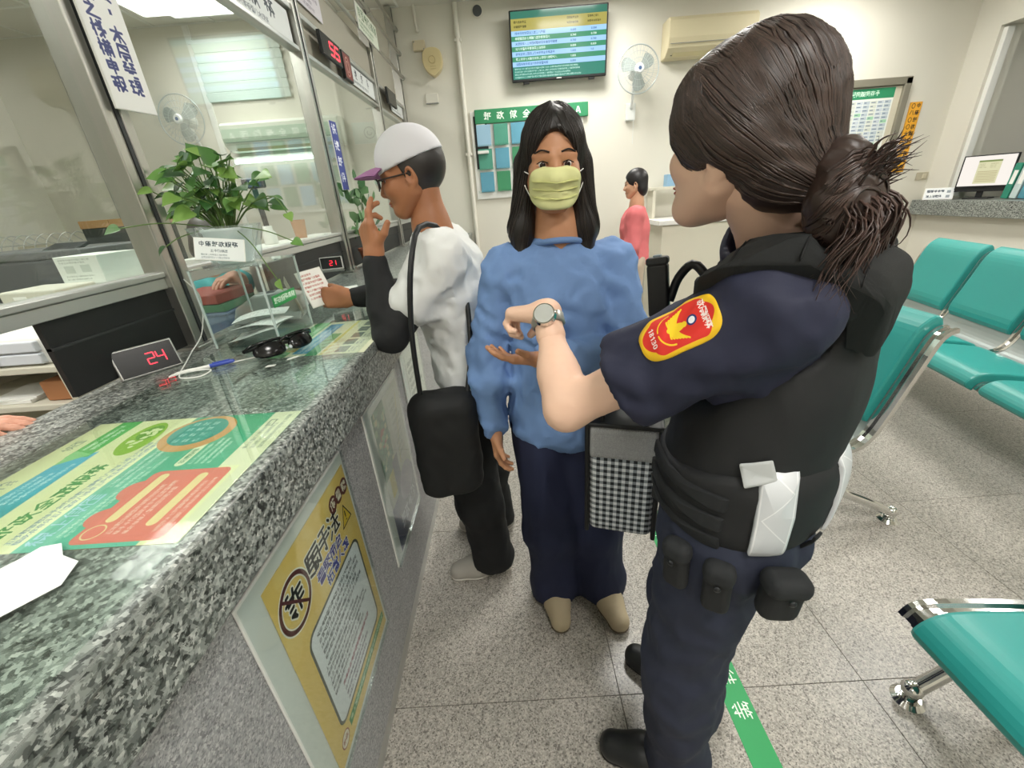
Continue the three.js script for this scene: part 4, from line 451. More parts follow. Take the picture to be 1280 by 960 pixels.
{ // conduit, speaker, emergency lamp, junction box, pipe stub, small plate
  const c = thing('wall_conduit', 'thick white vertical conduit on the back wall', 'conduit', [-0.35, 0, WZ]); part('conduit', rod([0, 0, 0.03], [0, 3.19, 0.03], 0.024, 16), M.wall, c); for (const y of [0.8, 1.9, 2.9]) part('clip', rbox(0.07, 0.03, 0.05, 0.006, 0, y, 0.025), M.wall, c);
  const s = thing('ceiling_speaker', 'small round dark speaker grille high on the back wall', 'speaker', [-0.135, 3.12, WZ]); part('grille', new THREE.CylinderGeometry(0.045, 0.045, 0.02, 24).rotateX(Math.PI / 2).translate(0, 0, 0.012), mat(0x55585a, 0.6), s); part('ring', new THREE.TorusGeometry(0.047, 0.007, 8, 28).translate(0, 0, 0.012), M.wall, s);
  const e = thing('emergency_lamp', 'yellowed shield shaped emergency lamp on the back wall', 'wall lamp', [-0.62, 2.62, WZ]); const sh = new THREE.Shape(); sh.moveTo(0, 0); sh.bezierCurveTo(0.07, 0.03, 0.1, 0.08, 0.09, 0.16); sh.bezierCurveTo(0.085, 0.21, 0.05, 0.225, 0, 0.225); sh.bezierCurveTo(-0.05, 0.225, -0.085, 0.21, -0.09, 0.16); sh.bezierCurveTo(-0.1, 0.08, -0.07, 0.03, 0, 0); part('cover', new THREE.ExtrudeGeometry(sh, { depth: 0.05, bevelEnabled: true, bevelSize: 0.008, bevelThickness: 0.018, bevelSegments: 4 }).translate(0, 0, 0.018), mat(0xd2c294, 0.28), e); part('relief', [new THREE.TorusGeometry(0.03, 0.004, 6, 24).translate(0, 0.13, 0.087), rbox(0.06, 0.006, 0.004, 0.001, 0, 0.075, 0.087), rbox(0.06, 0.006, 0.004, 0.001, 0, 0.055, 0.087)], mat(0xc0ae80, 0.4), e);
  const j = thing('junction_box', 'square beige junction box above the emergency lamp', 'junction box', [-0.74, 2.88, WZ]); part('box', rbox(0.12, 0.085, 0.05, 0.006, 0, 0, 0.025), mat(0xc9bda0, 0.6), j); part('cover_screw', [new THREE.SphereGeometry(0.006, 8, 6).translate(-0.045, 0.03, 0.05), new THREE.SphereGeometry(0.006, 8, 6).translate(0.045, -0.03, 0.05)], M.grey, j);
  const p = thing('drop_pipe', 'white pipe stub coming down the back wall from the ceiling', 'pipe', [-0.74, 3.0, WZ]); part('pipe', rod([0, 0, 0.03], [-0.01, 0.2, 0.03], 0.014), M.wall, p); part('end_cap', new THREE.SphereGeometry(0.018, 12, 8).translate(0, 0, 0.03), M.wall, p);
  const q = thing('wall_plate', 'flat white blank plate on the back wall below the emergency lamp', 'plate', [-0.68, 2.44, WZ]); part('plate', rbox(0.13, 0.085, 0.014, 0.003, 0, 0, 0.007), M.wall, q); part('lip', rbox(0.13, 0.008, 0.02, 0.002, 0, -0.043, 0.01), M.grey, q);
}
{ // notice board door, yellow strip sign, switch
  const d = struct('door_1'); d.position.set(3.75, 0, WZ); part('frame', [rbox(0.07, 2.3, 0.06, 0.008, 0.535, 1.15, 0.03), rbox(0.07, 2.3, 0.06, 0.008, -0.535, 1.15, 0.03), rbox(1.14, 0.07, 0.06, 0.008, 0, 2.27, 0.03)], mat(0x8f8b7c, 0.45, 0.3), d); part('leaf', box(1.0, 2.23, 0.03, 0, 1.115, 0.016), mat(0xcfc9b4, 0.6), d); part('handle', [rod([-0.42, 1.0, 0.03], [-0.42, 1.0, 0.07], 0.012), rod([-0.42, 1.0, 0.07], [-0.3, 1.0, 0.07], 0.009)], M.chrome, d);
  wallSign('schedule_poster', 'green headed timetable poster hanging on the door', 'poster', 0.84, 1.05, canvasTex(420, 520, (g, w, h) => { g.fillStyle = '#e9ede6'; g.fillRect(0, 0, w, h); g.fillStyle = '#2f8f63'; g.fillRect(0, 0, w, 46); write(g, gibber(12), 40, 12, 22, '#d9efe0', { lw: 3 }); for (let c = 0; c < 11; c++) for (let r = 0; r < 26; r++) { g.fillStyle = ['#c8d2da', '#b9c6cf', '#d3d8cf', '#9fcfae'][(r * 7 + c * 3 + (r > 12 ? 1 : 0)) % 13 === 0 ? 3 : (c + (r >> 3)) % 3]; g.fillRect(8 + c * 37, 56 + r * 17.6, 34, 15); g.fillStyle = '#6d7f92'; g.fillRect(12 + c * 37, 61 + r * 17.6, 10 + ((r * 5 + c * 11) % 15), 4); } }), [3.76, 1.7, WZ + 0.032], 0, 0.004);
  wallSign('hotline_sign', 'yellow vertical strip sign with two columns of dark characters', 'sign', 0.125, 0.67, canvasTex(140, 760, (g, w, h) => { g.fillStyle = '#e9a92f'; g.fillRect(0, 0, w, h); write(g, '中華郵政顧客服務專線', 80, 14, 46, '#3a2508', { dx: 0, dy: 74, lw: 7 }); [...'〇八〇〇七〇〇三六五'].forEach((c, i) => { if (c === '〇') { g.strokeStyle = '#3a2508'; g.lineWidth = 7; g.beginPath(); g.ellipse(40, 38 + i * 73, 19, 24, 0, 0, 7); g.stroke(); } else write(g, c, 18, 14 + i * 73, 46, '#3a2508', { lw: 7 }); }); }), [4.465, 1.74, WZ], 0, 0.012, mat(0xd89a28, 0.5));
  const s = thing('light_switch', 'small beige light switch plate below the yellow sign', 'switch', [4.765, 1.345, WZ]); part('plate', rbox(0.13, 0.08, 0.012, 0.004, 0, 0, 0.006), mat(0xb9b29c, 0.5), s); part('rocker', rbox(0.04, 0.05, 0.01, 0.003, 0.02, 0, 0.014), mat(0xcdc6b0, 0.4), s);
}
// ---------- right hand service window ----------
solo('window_sill', span(X1 - 0.13, X1 + 0.45, 0.945, 1.1, -5.18, -2.0, 0.008), M.granite, 'thick granite sill of the service window on the side wall', 'sill');
{
  const sy = 1.1, o = thing('monitor', 'flat computer monitor showing a document, on the side window sill', 'monitor', [X1 + 0.08, sy, -4.66], -1.1); part('bezel', rbox(0.4, 0.32, 0.03, 0.006, 0, 0.25, 0), M.black, o); part('screen', card(0.375, 0.275).translate(0, 0.262, 0.0158), new THREE.MeshStandardMaterial({ color: 0x101010, roughness: 0.3, emissive: 0xffffff, emissiveIntensity: 0.5, emissiveMap: canvasTex(490, 275, (g, w, h) => { g.fillStyle = '#f7f0e8'; g.fillRect(0, 0, w, h); g.fillStyle = '#d9d6ae'; g.fillRect(150, 40, 220, 215); g.fillStyle = '#7f8f56'; g.fillRect(150, 40, 220, 16); lines(g, 165, 70, 80, 3, 16, 8, '#a9a882'); lines(g, 270, 70, 80, 3, 16, 8, '#a9a882'); g.fillStyle = '#b9ae84'; for (let i = 0; i < 7; i++) g.fillRect(165, 140 + i * 15, 190, 7); }) }), o, 'lit screen with a document'); part('stand', [rbox(0.2, 0.012, 0.16, 0.004, 0, 0.006, -0.02), rbox(0.05, 0.12, 0.02, 0.004, 0, 0.07, -0.02)], M.black, o); part('chin', rbox(0.39, 0.05, 0.026, 0.004, 0, 0.095, 0.002), M.black, o);
  const t = thing('price_card', 'white folded card with a printed square code area left blank, beside the monitor', 'card', [X1 - 0.06, sy, -4.95], -0.75); part('panel', rbox(0.24, 0.12, 0.002, 0.0005, 0, 0.06, 0.012, 0, -0.2), M.paper, t); part('panel', rbox(0.24, 0.12, 0.002, 0.0005, 0, 0.06, -0.014, 0, 0.2), M.paper, t); part('print', card(0.23, 0.11).rotateX(-0.2).translate(0, 0.0605, 0.0145), face(canvasTex(230, 110, (g, w, h) => { g.fillStyle = '#eef1f2'; g.fillRect(0, 0, w, h); write(g, gibber(5), 18, 18, 24, '#4a5560', { lw: 4 }); write(g, gibber(5), 18, 70, 22, '#4a5560', { lw: 4 }); g.fillStyle = '#9aa4aa'; g.fillRect(176, 24, 30, 26); g.fillRect(176, 72, 30, 26); })), t); t.userData.label = 'white folded tent card with dark lettering, beside the monitor';
  for (let i = 0; i < 9; i++) { const m = [0x2f8a72, 0xbfd0cf, 0x4f8fa0, 0xd6dad6, 0x3f7f78][i % 5], b = thing('ring_binder', ['dark green binder', 'pale grey binder', 'blue green binder', 'white binder', 'teal binder'][i % 5] + ' leaning in the row on the side window sill', 'binder', [X1 + 0.08, sy + 0.004, -4.38 + i * 0.075], -Math.PI / 2, 'binders on the side window sill'); part('cover', rbox(0.06, 0.31, 0.24, 0.006, 0, 0.156, -0.1, 0, 0, -0.1), mat(m, 0.5), b); part('spine_label', box(0.035, 0.12, 0.001, 0.01, 0.19, 0.0206, 0, 0, -0.1), M.paper, b); }
  const w = thing('equipment_case', 'dark teal machine casing inside the side service window', 'machine', [X1 + 0.9, 0, -4.0]); part('casing', rbox(0.7, 1.9, 1.2, 0.03, 0, 0.95, 0), mat(0x3d6a66, 0.5), w); part('panel', rbox(0.02, 0.4, 0.8, 0.006, -0.356, 1.5, 0), mat(0x2d4f4c, 0.4), w); part('door_gap', box(0.004, 1.0, 0.01, -0.352, 0.7, 0), M.dark, w);
}
// ---------- display rack and form desk at the back wall ----------
{
  const o = thing('brochure_rack', 'wall rack of green and blue brochures below the television', 'brochure rack', [0.3, 1.45, WZ]); part('backboard', rbox(1.2, 0.85, 0.02, 0.004, 0, 0.42, 0.01), M.white, o); part('header', rbox(1.2, 0.13, 0.03, 0.006, 0.05, 0.79, 0.03), mat(0x2f8a5c, 0.5), o, 'green header board'); part('header_print', card(1.1, 0.1).translate(0.05, 0.79, 0.0456), face(canvasTex(640, 60, (g, w, h) => { g.fillStyle = '#2f8a5c'; g.fillRect(0, 0, w, h); write(g, '郵政儲金壽險匯', 30, 10, 40, '#eef6ee', { dx: 80, lw: 6 }); g.fillStyle = '#fff'; g.font = 'bold 52px sans-serif'; g.fillText('A', 590, 50); })), o);
  for (let r = 0; r < 3; r++) { part('ledge', rbox(1.16, 0.025, 0.006, 0.002, 0, 0.07 + r * 0.225, 0.052), M.acrylic, o); }
  for (let r = 0; r < 3; r++) for (let c = 0; c < 6; c++) { const k = ['#5fa0b8', '#3f8f64', '#7fb0d8', '#2f7a50', '#9ac0d8', '#4f9a84'][(r * 5 + c) % 6]; solo('brochure', rbox(0.15, 0.2, 0.004, 0.001), mat(k, 0.5), ['blue green brochure', 'mid green brochure', 'light blue brochure', 'deep green brochure', 'pale blue brochure', 'sea green brochure'][(r * 5 + c) % 6] + ' in the ' + ['bottom', 'middle', 'top'][r] + ' row of the wall rack', 'brochure', [-0.17 + c * 0.185, 1.45 + 0.165 + r * 0.225 + 0.002, WZ + 0.034 + r * 0.004], 0, 'brochures in the wall rack').rotation.x = -0.03; }
  const b = thing('wall_holder', 'dark grey wall bracket holding a white sheet beside the conduit', 'holder', [-0.2, 1.75, WZ]); part('back', rbox(0.14, 0.5, 0.03, 0.006, 0, 0.25, 0.015), M.dark, b); part('sheet', rbox(0.09, 0.2, 0.004, 0.001, 0.005, 0.36, 0.036), M.paper, b); part('clip', rbox(0.12, 0.03, 0.05, 0.006, 0.01, 0.16, 0.05), M.white, b);
  const d = thing('form_desk', 'cream writing desk with a raised shelf against the back wall', 'desk', [2.25, 0, WZ + 0.3]); part('top', rbox(1.3, 0.05, 0.55, 0.006, 0, 1.09, 0), M.white, d); part('body', rbox(1.2, 1.06, 0.5, 0.006, 0, 0.53, 0), M.cream, d); part('upper_shelf', rbox(1.3, 0.03, 0.2, 0.004, 0, 1.42, -0.17), M.cream, d); for (const s of [-1, 1]) part('upper_side', box(0.03, 0.3, 0.2, s * 0.6, 1.265, -0.17), M.cream, d);
  const n = thing('tissue_box', 'pale blue tissue box on the writing desk shelf', 'box', [1.86, 1.436, WZ + 0.14]); part('carton', rbox(0.14, 0.12, 0.12, 0.004, 0, 0.06, 0), mat(0x8fb4d0, 0.7), n); part('tissue', lathe([[0, 0.16], [0.01, 0.14], [0.03, 0.118]], 9), M.paper, n); const k = thing('pen_pot', 'small black pen pot on the writing desk', 'pen pot', [1.88, 1.116, WZ + 0.36]); part('pot', lathe([[0, 0], [0.035, 0], [0.038, 0.1], [0.033, 0.1], [0.03, 0.005]]), M.black, k); for (let i = 0; i < 3; i++) part('pen', rod([0.01 * i - 0.01, 0.02, 0], [0.03 * (i - 1), 0.16, 0.01], 0.004, 6), M.white, k);
}
// ---------- floor tape ----------
{
  const w = 0.079, len = 1.9, o = thing('floor_tape', 'green floor tape with white waiting line characters', 'floor tape', [0.608, 0, -0.95]); part('tape', box(w, 0.0012, len, 0, 0.0006, 0), mat(0x2fa35e, 0.45), o);
  [...'等待線等待線'].forEach((c, i) => part('character', card(0.052, 0.06).rotateX(-Math.PI / 2).rotateY(-Math.PI / 2).translate(0, 0.0016, 0.95 - 0.72 - i * 0.098 + (i > 2 ? -0.3 : 0)), face(canvasTex(96, 112, (g, W, H) => { g.fillStyle = '#2fa35e'; g.fillRect(0, 0, W, H); g.fillStyle = '#2fa35e'; write(g, c, 6, 6, 84, '#eef8ee', { lw: 7.5, sy: 98 }); }), 0.45), o));
  solo('rubber_wedge', rbox(0.035, 0.012, 0.02, 0.003, 0, 0.006, 0), mat(0xc2502c, 0.6), 'small orange tab on the floor at the edge of the green tape', 'tab', [0.553, 0.0, -0.79], 0.5);
}
// ---------- benches ----------
const BP = [[-0.03, 0.385], [-0.012, 0.415], [0.03, 0.425], [0.16, 0.415], [0.36, 0.392], [0.44, 0.402], [0.485, 0.45], [0.52, 0.54], [0.575, 0.72], [0.615, 0.85], [0.645, 0.89], [0.675, 0.9]];
function ribbon(pts, t0, t1, width) { const c = new THREE.SplineCurve(pts.map((p) => new THREE.Vector2(...p))), n = 36, A = [], B = []; for (let i = 0; i <= n; i++) { const p = c.getPoint(i / n), d = c.getTangent(i / n), q = [-d.y, d.x]; A.push([p.x + q[0] * t0, p.y + q[1] * t0]); B.unshift([p.x + q[0] * t1, p.y + q[1] * t1]); } return plate([...A, ...B], width, 0).translate(0, 0, -width / 2); }
function padShape(pts, t, width) { const c = new THREE.SplineCurve(pts.map((p) => new THREE.Vector2(...p))), n = 24, A = [], B = []; for (let i = 0; i <= n; i++) { const s = i / n, p = c.getPoint(s), d = c.getTangent(s), q = [-d.y, d.x], k = t * Math.min(1, Math.sqrt(Math.max(0, Math.min(s, 1 - s) * 9))) + 0.004; A.push([p.x + q[0] * 0.003, p.y + q[1] * 0.003]); B.unshift([p.x + q[0] * k, p.y + q[1] * k]); } return plate([...A, ...B], width - 0.024, 0.011).translate(0, 0, -(width - 0.024) / 2); }
function bench(label, n, pos, turn) {
  const o = thing('waiting_bench', label, 'bench', pos, turn), P = 0.565, W = 0.515, L = n * P; part('beam', rbox(0.05, 0.07, L + 0.06, 0.006, 0.31, 0.335, 0), mat(0x4a4c4c, 0.4, 0.5), o);
  const shell = ribbon(BP, -0.002, 0.002, W), seat = padShape(BP.slice(0, 6).slice(0, 5), 0.032, W - 0.02), back = padShape([[0.503, 0.5], [0.54, 0.61], [0.575, 0.72], [0.615, 0.85], [0.645, 0.89], [0.668, 0.9]], 0.028, W - 0.02), fr = [ribbon(BP, -0.012, 0.006, 0.014).translate(0, 0, 0.019), ribbon(BP, -0.012, 0.006, 0.014).translate(0, 0, -0.019), ribbon(BP, -0.01, -0.003, 0.036)], frame = merge(fr);
  for (let i = 0; i < n; i++) { const z = -L / 2 + P * (i + 0.5), s = new THREE.Group(); s.name = 'seat'; s.position.z = z; o.add(s); part('shell', shell, M.mesh, s); part('seat_pad', seat, M.teal, s); part('back_pad', back, M.teal, s); }
  for (let i = 0; i <= n; i++) part('frame', frame, M.chrome, o).position.z = -L / 2 + P * i;
  for (const z of [-L / 2 - 0.02, L / 2 + 0.02]) { const l = new THREE.Group(); l.name = 'leg'; l.position.z = z; o.add(l); part('leg_arch', [tube([[0.11, 0.035, 0], [0.16, 0.09, 0], [0.24, 0.19, 0], [0.31, 0.3, 0]], 0.021, 20, 10), tube([[0.69, 0.035, 0], [0.6, 0.09, 0], [0.42, 0.19, 0], [0.33, 0.3, 0]], 0.021, 20, 10), rbox(0.09, 0.1, 0.06, 0.02, 0.32, 0.32, 0)], M.chrome, l); for (const x of [0.11, 0.69]) part('foot', [cyl(0.042, 0.03, 0.012, x, 0, 0), cyl(0.02, 0.024, 0.03, x, 0.012, 0), new THREE.SphereGeometry(0.027, 14, 10).translate(x, 0.045, 0)], M.chrome, l); }
  return o;
}
bench('teal padded metal bench along the side wall, below the service window', 4, [2.5, 0, -2.42], -0.21); bench('teal padded metal bench just behind the officer', 3, [0.96, 0, -2.31], 0); bench('teal padded metal bench at the end of the green floor tape', 3, [1.0, 0, 0.14], 0);
// ---------- people ----------
const mix = (a, b, t) => a.map((v, i) => v + (b[i] - v) * t);
const add = (a, b, k = 1) => a.map((v, i) => v + b[i] * k);
const unit = (a) => { const l = Math.hypot(...a); return a.map((v) => v / l); };
const cross = (a, b) => [a[1] * b[2] - a[2] * b[1], a[2] * b[0] - a[0] * b[2], a[0] * b[1] - a[1] * b[0]];
function frame(base, turn) { const c = Math.cos(turn), s = Math.sin(turn); return { p: ([x, y, z]) => { const a = x - base[0], b = z - base[2]; return [a * c - b * s, y, a * s + b * c]; }, d: ([x, y, z]) => [x * c - z * s, y, x * s + z * c] }; }
const skinMat = (c) => phys({ color: c, roughness: 0.5, sheen: 0.25, sheenRoughness: 0.5, sheenColor: new THREE.Color(0xffc8b0) });
// torso as a stack of ellipsoids along the spine
function torso(J, o = 0, s = 1, from = 0, to = 1) {
  const W = [0.158, 0.14, 0.126, 0.142, 0.152, 0.13], D = [0.108, 0.1, 0.094, 0.104, 0.104, 0.082], L = [];
  for (let i = 0; i < 6; i++) { const t = i / 5; if (t < from - 1e-6 || t > to + 1e-6) continue; L.push(ell(mix(J.pel, J.top, t), [W[i] * s + o, 0.085 + o * 0.5, D[i] * s + o])); }
  return L;
}
function arm(J, i, o = 0, t0 = 0, t1 = 2, s = 1) { // 0..1 upper arm, 1..2 forearm
  const L = [], R = [0.05 * s, 0.043 * s, 0.039 * s, 0.04 * s, 0.0265 * s];
  if (t0 < 1) L.push(cap(mix(J.sh[i], J.el[i], t0), mix(J.sh[i], J.el[i], Math.min(1, t1)), R[0] + (R[1] - R[0]) * t0 + o, R[0] + (R[1] - R[0]) * Math.min(1, t1) + o));
  if (t1 > 1) { const a = Math.max(0, t0 - 1), b = t1 - 1; if (a < 0.35) L.push(cap(mix(J.el[i], J.wr[i], a), mix(J.el[i], J.wr[i], Math.min(b, 0.35)), R[2] + o, R[3] + o)); if (b > 0.35) L.push(cap(mix(J.el[i], J.wr[i], Math.max(0.35, a)), mix(J.el[i], J.wr[i], b), R[3] + (R[4] - R[3]) * ((Math.max(0.35, a) - 0.35) / 0.65) + o, R[3] + (R[4] - R[3]) * ((b - 0.35) / 0.65) + o)); }
  return L;
}
function leg(J, i, o = 0, s = 1, straight = 0) { const kn = J.kn[i], an = J.an[i], hp = J.hp[i]; return [cap(hp, kn, 0.086 * s + o, 0.058 * s + o + straight * 0.4), cap(kn, mix(kn, an, 0.3), 0.056 * s + o + straight * 0.4, 0.055 * s + o + straight * 0.7), cap(mix(kn, an, 0.3), an, 0.055 * s + o + straight * 0.7, 0.036 * s + o + straight), ...(o > 0 ? [cap(an, [an[0], an[1] - 0.06, an[2]], 0.036 * s + o + straight, 0.037 * s + o + straight)] : [])]; }
function bounds(list, pad = 0.03) { const lo = [9, 9, 9], hi = [-9, -9, -9]; for (const p of list) for (let k = 0; k < 3; k++) { lo[k] = Math.min(lo[k], p.c[k] - p.R - pad); hi[k] = Math.max(hi[k], p.c[k] + p.R + pad); } return [lo, hi]; }
function cloth(list, k, cell, extra) { const f = join(list, k), g = extra ? (x, y, z) => extra(f(x, y, z), x, y, z) : f; const [lo, hi] = bounds(list); const geo = net(g, lo, hi, cell); geo.f = g; return geo; }
function garment(L, sleeves, k, cell, extra, ks = 0.014) { const a = join(L, k), b = sleeves.map((s) => join(s, 0.03)), [lo, hi] = bounds([...L, ...sleeves.flat()]); const f = (x, y, z) => { let d = a(x, y, z); for (const s of b) d = smin(d, s(x, y, z), ks); return extra(d, x, y, z); }; const g = net(f, lo, hi, cell); g.f = f; return g; }
const fold = (x, y, z, s, a) => a * (1.6 * Math.abs(perlin.noise(x * s + 7, y * s * 0.7, z * s + 3)) + 0.9 * Math.abs(perlin.noise(x * s * 2.1, y * s * 1.6 + 5, z * s * 2.1)) - 0.55);
function handGeo(W, D, N, T, { curl = [0.5, 0.5, 0.5, 0.5], s = 1, thumb = [0.55, 0.75, 0.25], tip = 0.4, from } = {}) { // wrist, finger direction, palm normal, thumb side
  D = unit(D); T = unit(add(T, D, -(T[0] * D[0] + T[1] * D[1] + T[2] * D[2]))); let n = cross(T, D); if (n[0] * N[0] + n[1] * N[1] + n[2] * N[2] < 0) n = n.map((v) => -v);
  const at = (d, t, m) => W.map((v, i) => v + s * (D[i] * d + T[i] * t + n[i] * m)), palm = [], parts = [], R = 0.0082 * s;
  const len = [0.07, 0.078, 0.072, 0.056], off = [0.027, 0.0095, -0.0085, -0.0255], kn = [0.086, 0.089, 0.085, 0.077];
  palm.push(cap(at(-0.006, 0.006, 0), at(0.012, 0.008, 0), 0.021 * s, 0.019 * s), cap(at(-0.006, -0.006, 0), at(0.012, -0.008, 0), 0.021 * s, 0.018 * s));
  for (let j = 0; j < 4; j++) palm.push(cap(at(0.012, off[j] * 0.6, 0), at(kn[j] - 0.004, off[j], 0), 0.0135 * s, 0.0112 * s));
  palm.push(cap(at(0.012, 0.02, 0.008), at(0.05, 0.034, 0.012), 0.015 * s, 0.012 * s), cap(at(0.015, -0.02, 0.006), at(0.06, -0.022, 0.005), 0.013 * s, 0.011 * s));
  if (from) palm.push(cap(from, W, 0.0285 * s, 0.0245 * s));
  const dir = (a) => D.map((v, i) => v * Math.cos(a) + n[i] * Math.sin(a));
  for (let j = 0; j < 4; j++) { const c = Array.isArray(curl[j]) ? curl[j] : [curl[j] * 0.7, curl[j], curl[j] * 0.6]; let p = at(kn[j] - 0.006, off[j], 0), a = 0; const ch = []; [0.48, 0.3, 0.24].forEach((q, k) => { a += c[k]; const d = dir(a), e = add(p, d, len[j] * q * s); ch.push(cap(p, e, R * (1.12 - k * 0.09) * (j === 3 ? 0.88 : 1), R * (1.03 - k * 0.1) * (j === 3 ? 0.88 : 1))); p = e; }); parts.push(join(ch, 0.003)); bnd.push(...ch); }
  { const tv = (w) => unit(D.map((v, i) => v * w[0] + T[i] * w[1] + n[i] * w[2])); const p0 = at(0.03, 0.03, 0.006), p1 = add(p0, tv(thumb), 0.038 * s), p2 = add(p1, tv([thumb[0] + tip, thumb[1] - tip * 0.5, thumb[2] + tip * 0.3]), 0.03 * s); const ch = [cap(p0, p1, 0.0125 * s, 0.0102 * s), cap(p1, p2, 0.0102 * s, 0.0082 * s)]; parts.push(join(ch, 0.004)); bnd.push(...ch); }
  const pf = join(palm, 0.014 * s), all = [...palm, ...bnd.splice(0)], [lo, hi] = bounds(all, 0.012), f = (x, y, z) => { let m = 9; for (const q of parts) m = Math.min(m, q(x, y, z)); return smin(pf(x, y, z), m, 0.007 * s); };
  return net(f, lo, hi, 0.0032);
}
const bnd = [];
// head in its own frame: x left, y up, z forward; returns geometry parts
function headField(fem) {
  const L = [ell([0, 0.03, -0.012], [0.074, 0.09, 0.092]), ell([0, -0.025, 0.028], [0.059, 0.078, 0.062]), ell([0, -0.087, 0.062], [0.026, 0.02, 0.024])];
  for (const s of [-1, 1]) L.push(cap([s * 0.055, -0.045, 0.005], [s * 0.02, -0.088, 0.056], 0.018, 0.017), ell([s * 0.036, -0.022, 0.062], [0.024, 0.02, 0.024]));
  const base = join(L, 0.028), nose = join([cap([0, 0.012, 0.083], [0, -0.026, 0.1], 0.0075, 0.011), ell([0.01, -0.031, 0.09], [0.009, 0.008, 0.01]), ell([-0.01, -0.031, 0.09], [0.009, 0.008, 0.01])], 0.012), lips = join([ell([0, -0.056, 0.083], [0.022, 0.0055, 0.012]), ell([0, -0.066, 0.081], [0.019, 0.006, 0.012])], 0.003), brow = join([cap([0.012, 0.024, 0.083], [0.05, 0.022, 0.062], 0.007, 0.006), cap([-0.012, 0.024, 0.083], [-0.05, 0.022, 0.062], 0.007, 0.006)], 0.01);
  const ear = (s) => { const o = ell([s * 0.074, -0.008, -0.008], [0.009, 0.031, 0.019], [0, s * 0.35, s * -0.12]), i = ell([s * 0.083, -0.004, -0.003], [0.009, 0.019, 0.011], [0, s * 0.35, 0]), l = ell([s * 0.072, -0.034, 0.0], [0.007, 0.01, 0.009]); return (x, y, z) => Math.min(smax(o(x, y, z), -i(x, y, z), 0.004), l(x, y, z)); }, e0 = ear(-1), e1 = ear(1);
  const eye = [ell([0.031, 0.002, 0.083], [0.0155, 0.0066, 0.012]), ell([-0.031, 0.002, 0.083], [0.0155, 0.0066, 0.012])];
  return (x, y, z) => { let d = base(x, y, z); if (d > 0.05) return d; d = smin(d, brow(x, y, z), 0.012); d = smax(d, -eye[0](x, y, z), 0.006); d = smax(d, -eye[1](x, y, z), 0.006); d = smin(d, nose(x, y, z), 0.01); d = smin(d, lips(x, y, z), 0.004); return smin(d, Math.min(e0(x, y, z), e1(x, y, z)), 0.006); };
}
const headF = headField();
function headSetup(C, F, U = [0, 1, 0], s = 0.94) { const f = V(...unit(F)), l = V(...U).cross(f).normalize(), u = f.clone().cross(l); const m = new THREE.Matrix4().makeBasis(l, u, f).scale(V(s, s, s)).setPosition(V(...C)); return { m, at: (p) => V(...p).applyMatrix4(m).toArray(), s }; }
const headNet = net(headF, [-0.1, -0.125, -0.12], [0.1, 0.135, 0.125], 0.0036);
function place(g, H) { const o = g.clone(); o.applyMatrix4(H.m); return o; }
function faceDetails(parent, H, iris = 0x2a1a12, browC = 0x241a16) {
  for (const s of [-1, 1]) { const e = part('eye', place(new THREE.SphereGeometry(0.0115, 16, 12).translate(s * 0.031, 0.001, 0.0685), H), mat(0xe8e4de, 0.25), parent); part('iris', place(new THREE.SphereGeometry(0.007, 14, 10).scale(1, 1, 0.4).translate(s * 0.0305, 0.0012, 0.0778), H), mat(iris, 0.2), e); part('eyebrow', place(tube([[s * 0.014, 0.029, 0.089], [s * 0.032, 0.034, 0.084], [s * 0.05, 0.028, 0.068]], 0.0022, 10, 5), H), mat(browC, 0.8), parent); part('eyelash', place(tube([[s * 0.018, 0.006, 0.088], [s * 0.031, 0.0105, 0.0885], [s * 0.045, 0.005, 0.08]], 0.0013, 10, 5), H), mat(0x15100e, 0.8), parent); }
  part('lips', place(merge([new THREE.SphereGeometry(1, 18, 10).scale(0.0195, 0.0038, 0.006).translate(0, -0.0575, 0.0895), new THREE.SphereGeometry(1, 18, 10).scale(0.017, 0.0042, 0.006).translate(0, -0.0645, 0.088)]), H), mat(0xb0655c, 0.4), parent);
}
function bodyMesh(J, H, o, colour, hands, cell = 0.011, sex = 1) {
  const L = [...torso(J, -0.006, sex), cap(J.top, add(J.nk, [0, 0.02, 0]), 0.075, 0.056), cap(J.nk, H.at([0, -0.04, -0.025]), 0.053, 0.047)];
  for (const i of [0, 1]) L.push(ell(J.sh[i], [0.047, 0.045, 0.047]), cap(mix(J.top, J.sh[i], 0.35), J.sh[i], 0.05, 0.04), ...arm(J, i, -0.004, 0, 2, sex), ...leg(J, i, -0.006, sex), cap(J.an[i], J.toe[i], 0.034, 0.024));
  const f = join(L, 0.035), [lo, hi] = bounds(L, 0.02); lo[1] = Math.max(lo[1], -0.01);
  const g = merge([net((x, y, z) => Math.max(f(x, y, z), 0.004 - y), lo, hi, cell), place(headNet, H), ...hands]); return part('body', g, skinMat(colour), o);
}
function shoes(J, o, m, soleM, len = 0.03, h = 0.045) {
  for (const i of [0, 1]) { const a = J.an[i], t = J.toe[i], d = unit([t[0] - a[0], 0, t[2] - a[2]]), heel = [a[0] - d[0] * 0.045, h, a[2] - d[2] * 0.045], L = [cap(heel, [t[0] * 0.5 + a[0] * 0.5, h * 0.95, t[2] * 0.5 + a[2] * 0.5], 0.04, 0.044), cap([t[0] * 0.5 + a[0] * 0.5, h * 0.95, t[2] * 0.5 + a[2] * 0.5], [t[0], h * 0.7, t[2]], 0.046, 0.038), cap([a[0], h, a[2]], [a[0], 0.1, a[2]], 0.043, 0.044)];
    const s = part('shoe', cloth(L, 0.03, 0.0075, (v, x, y, z) => Math.max(v, 0.012 - y, y - 0.115)), m, o); part('sole', cloth(L.slice(0, 2), 0.03, 0.007, (v, x, y, z) => Math.max(v - 0.004, -y + 0.001, y - 0.016)), soleM, s); }
}
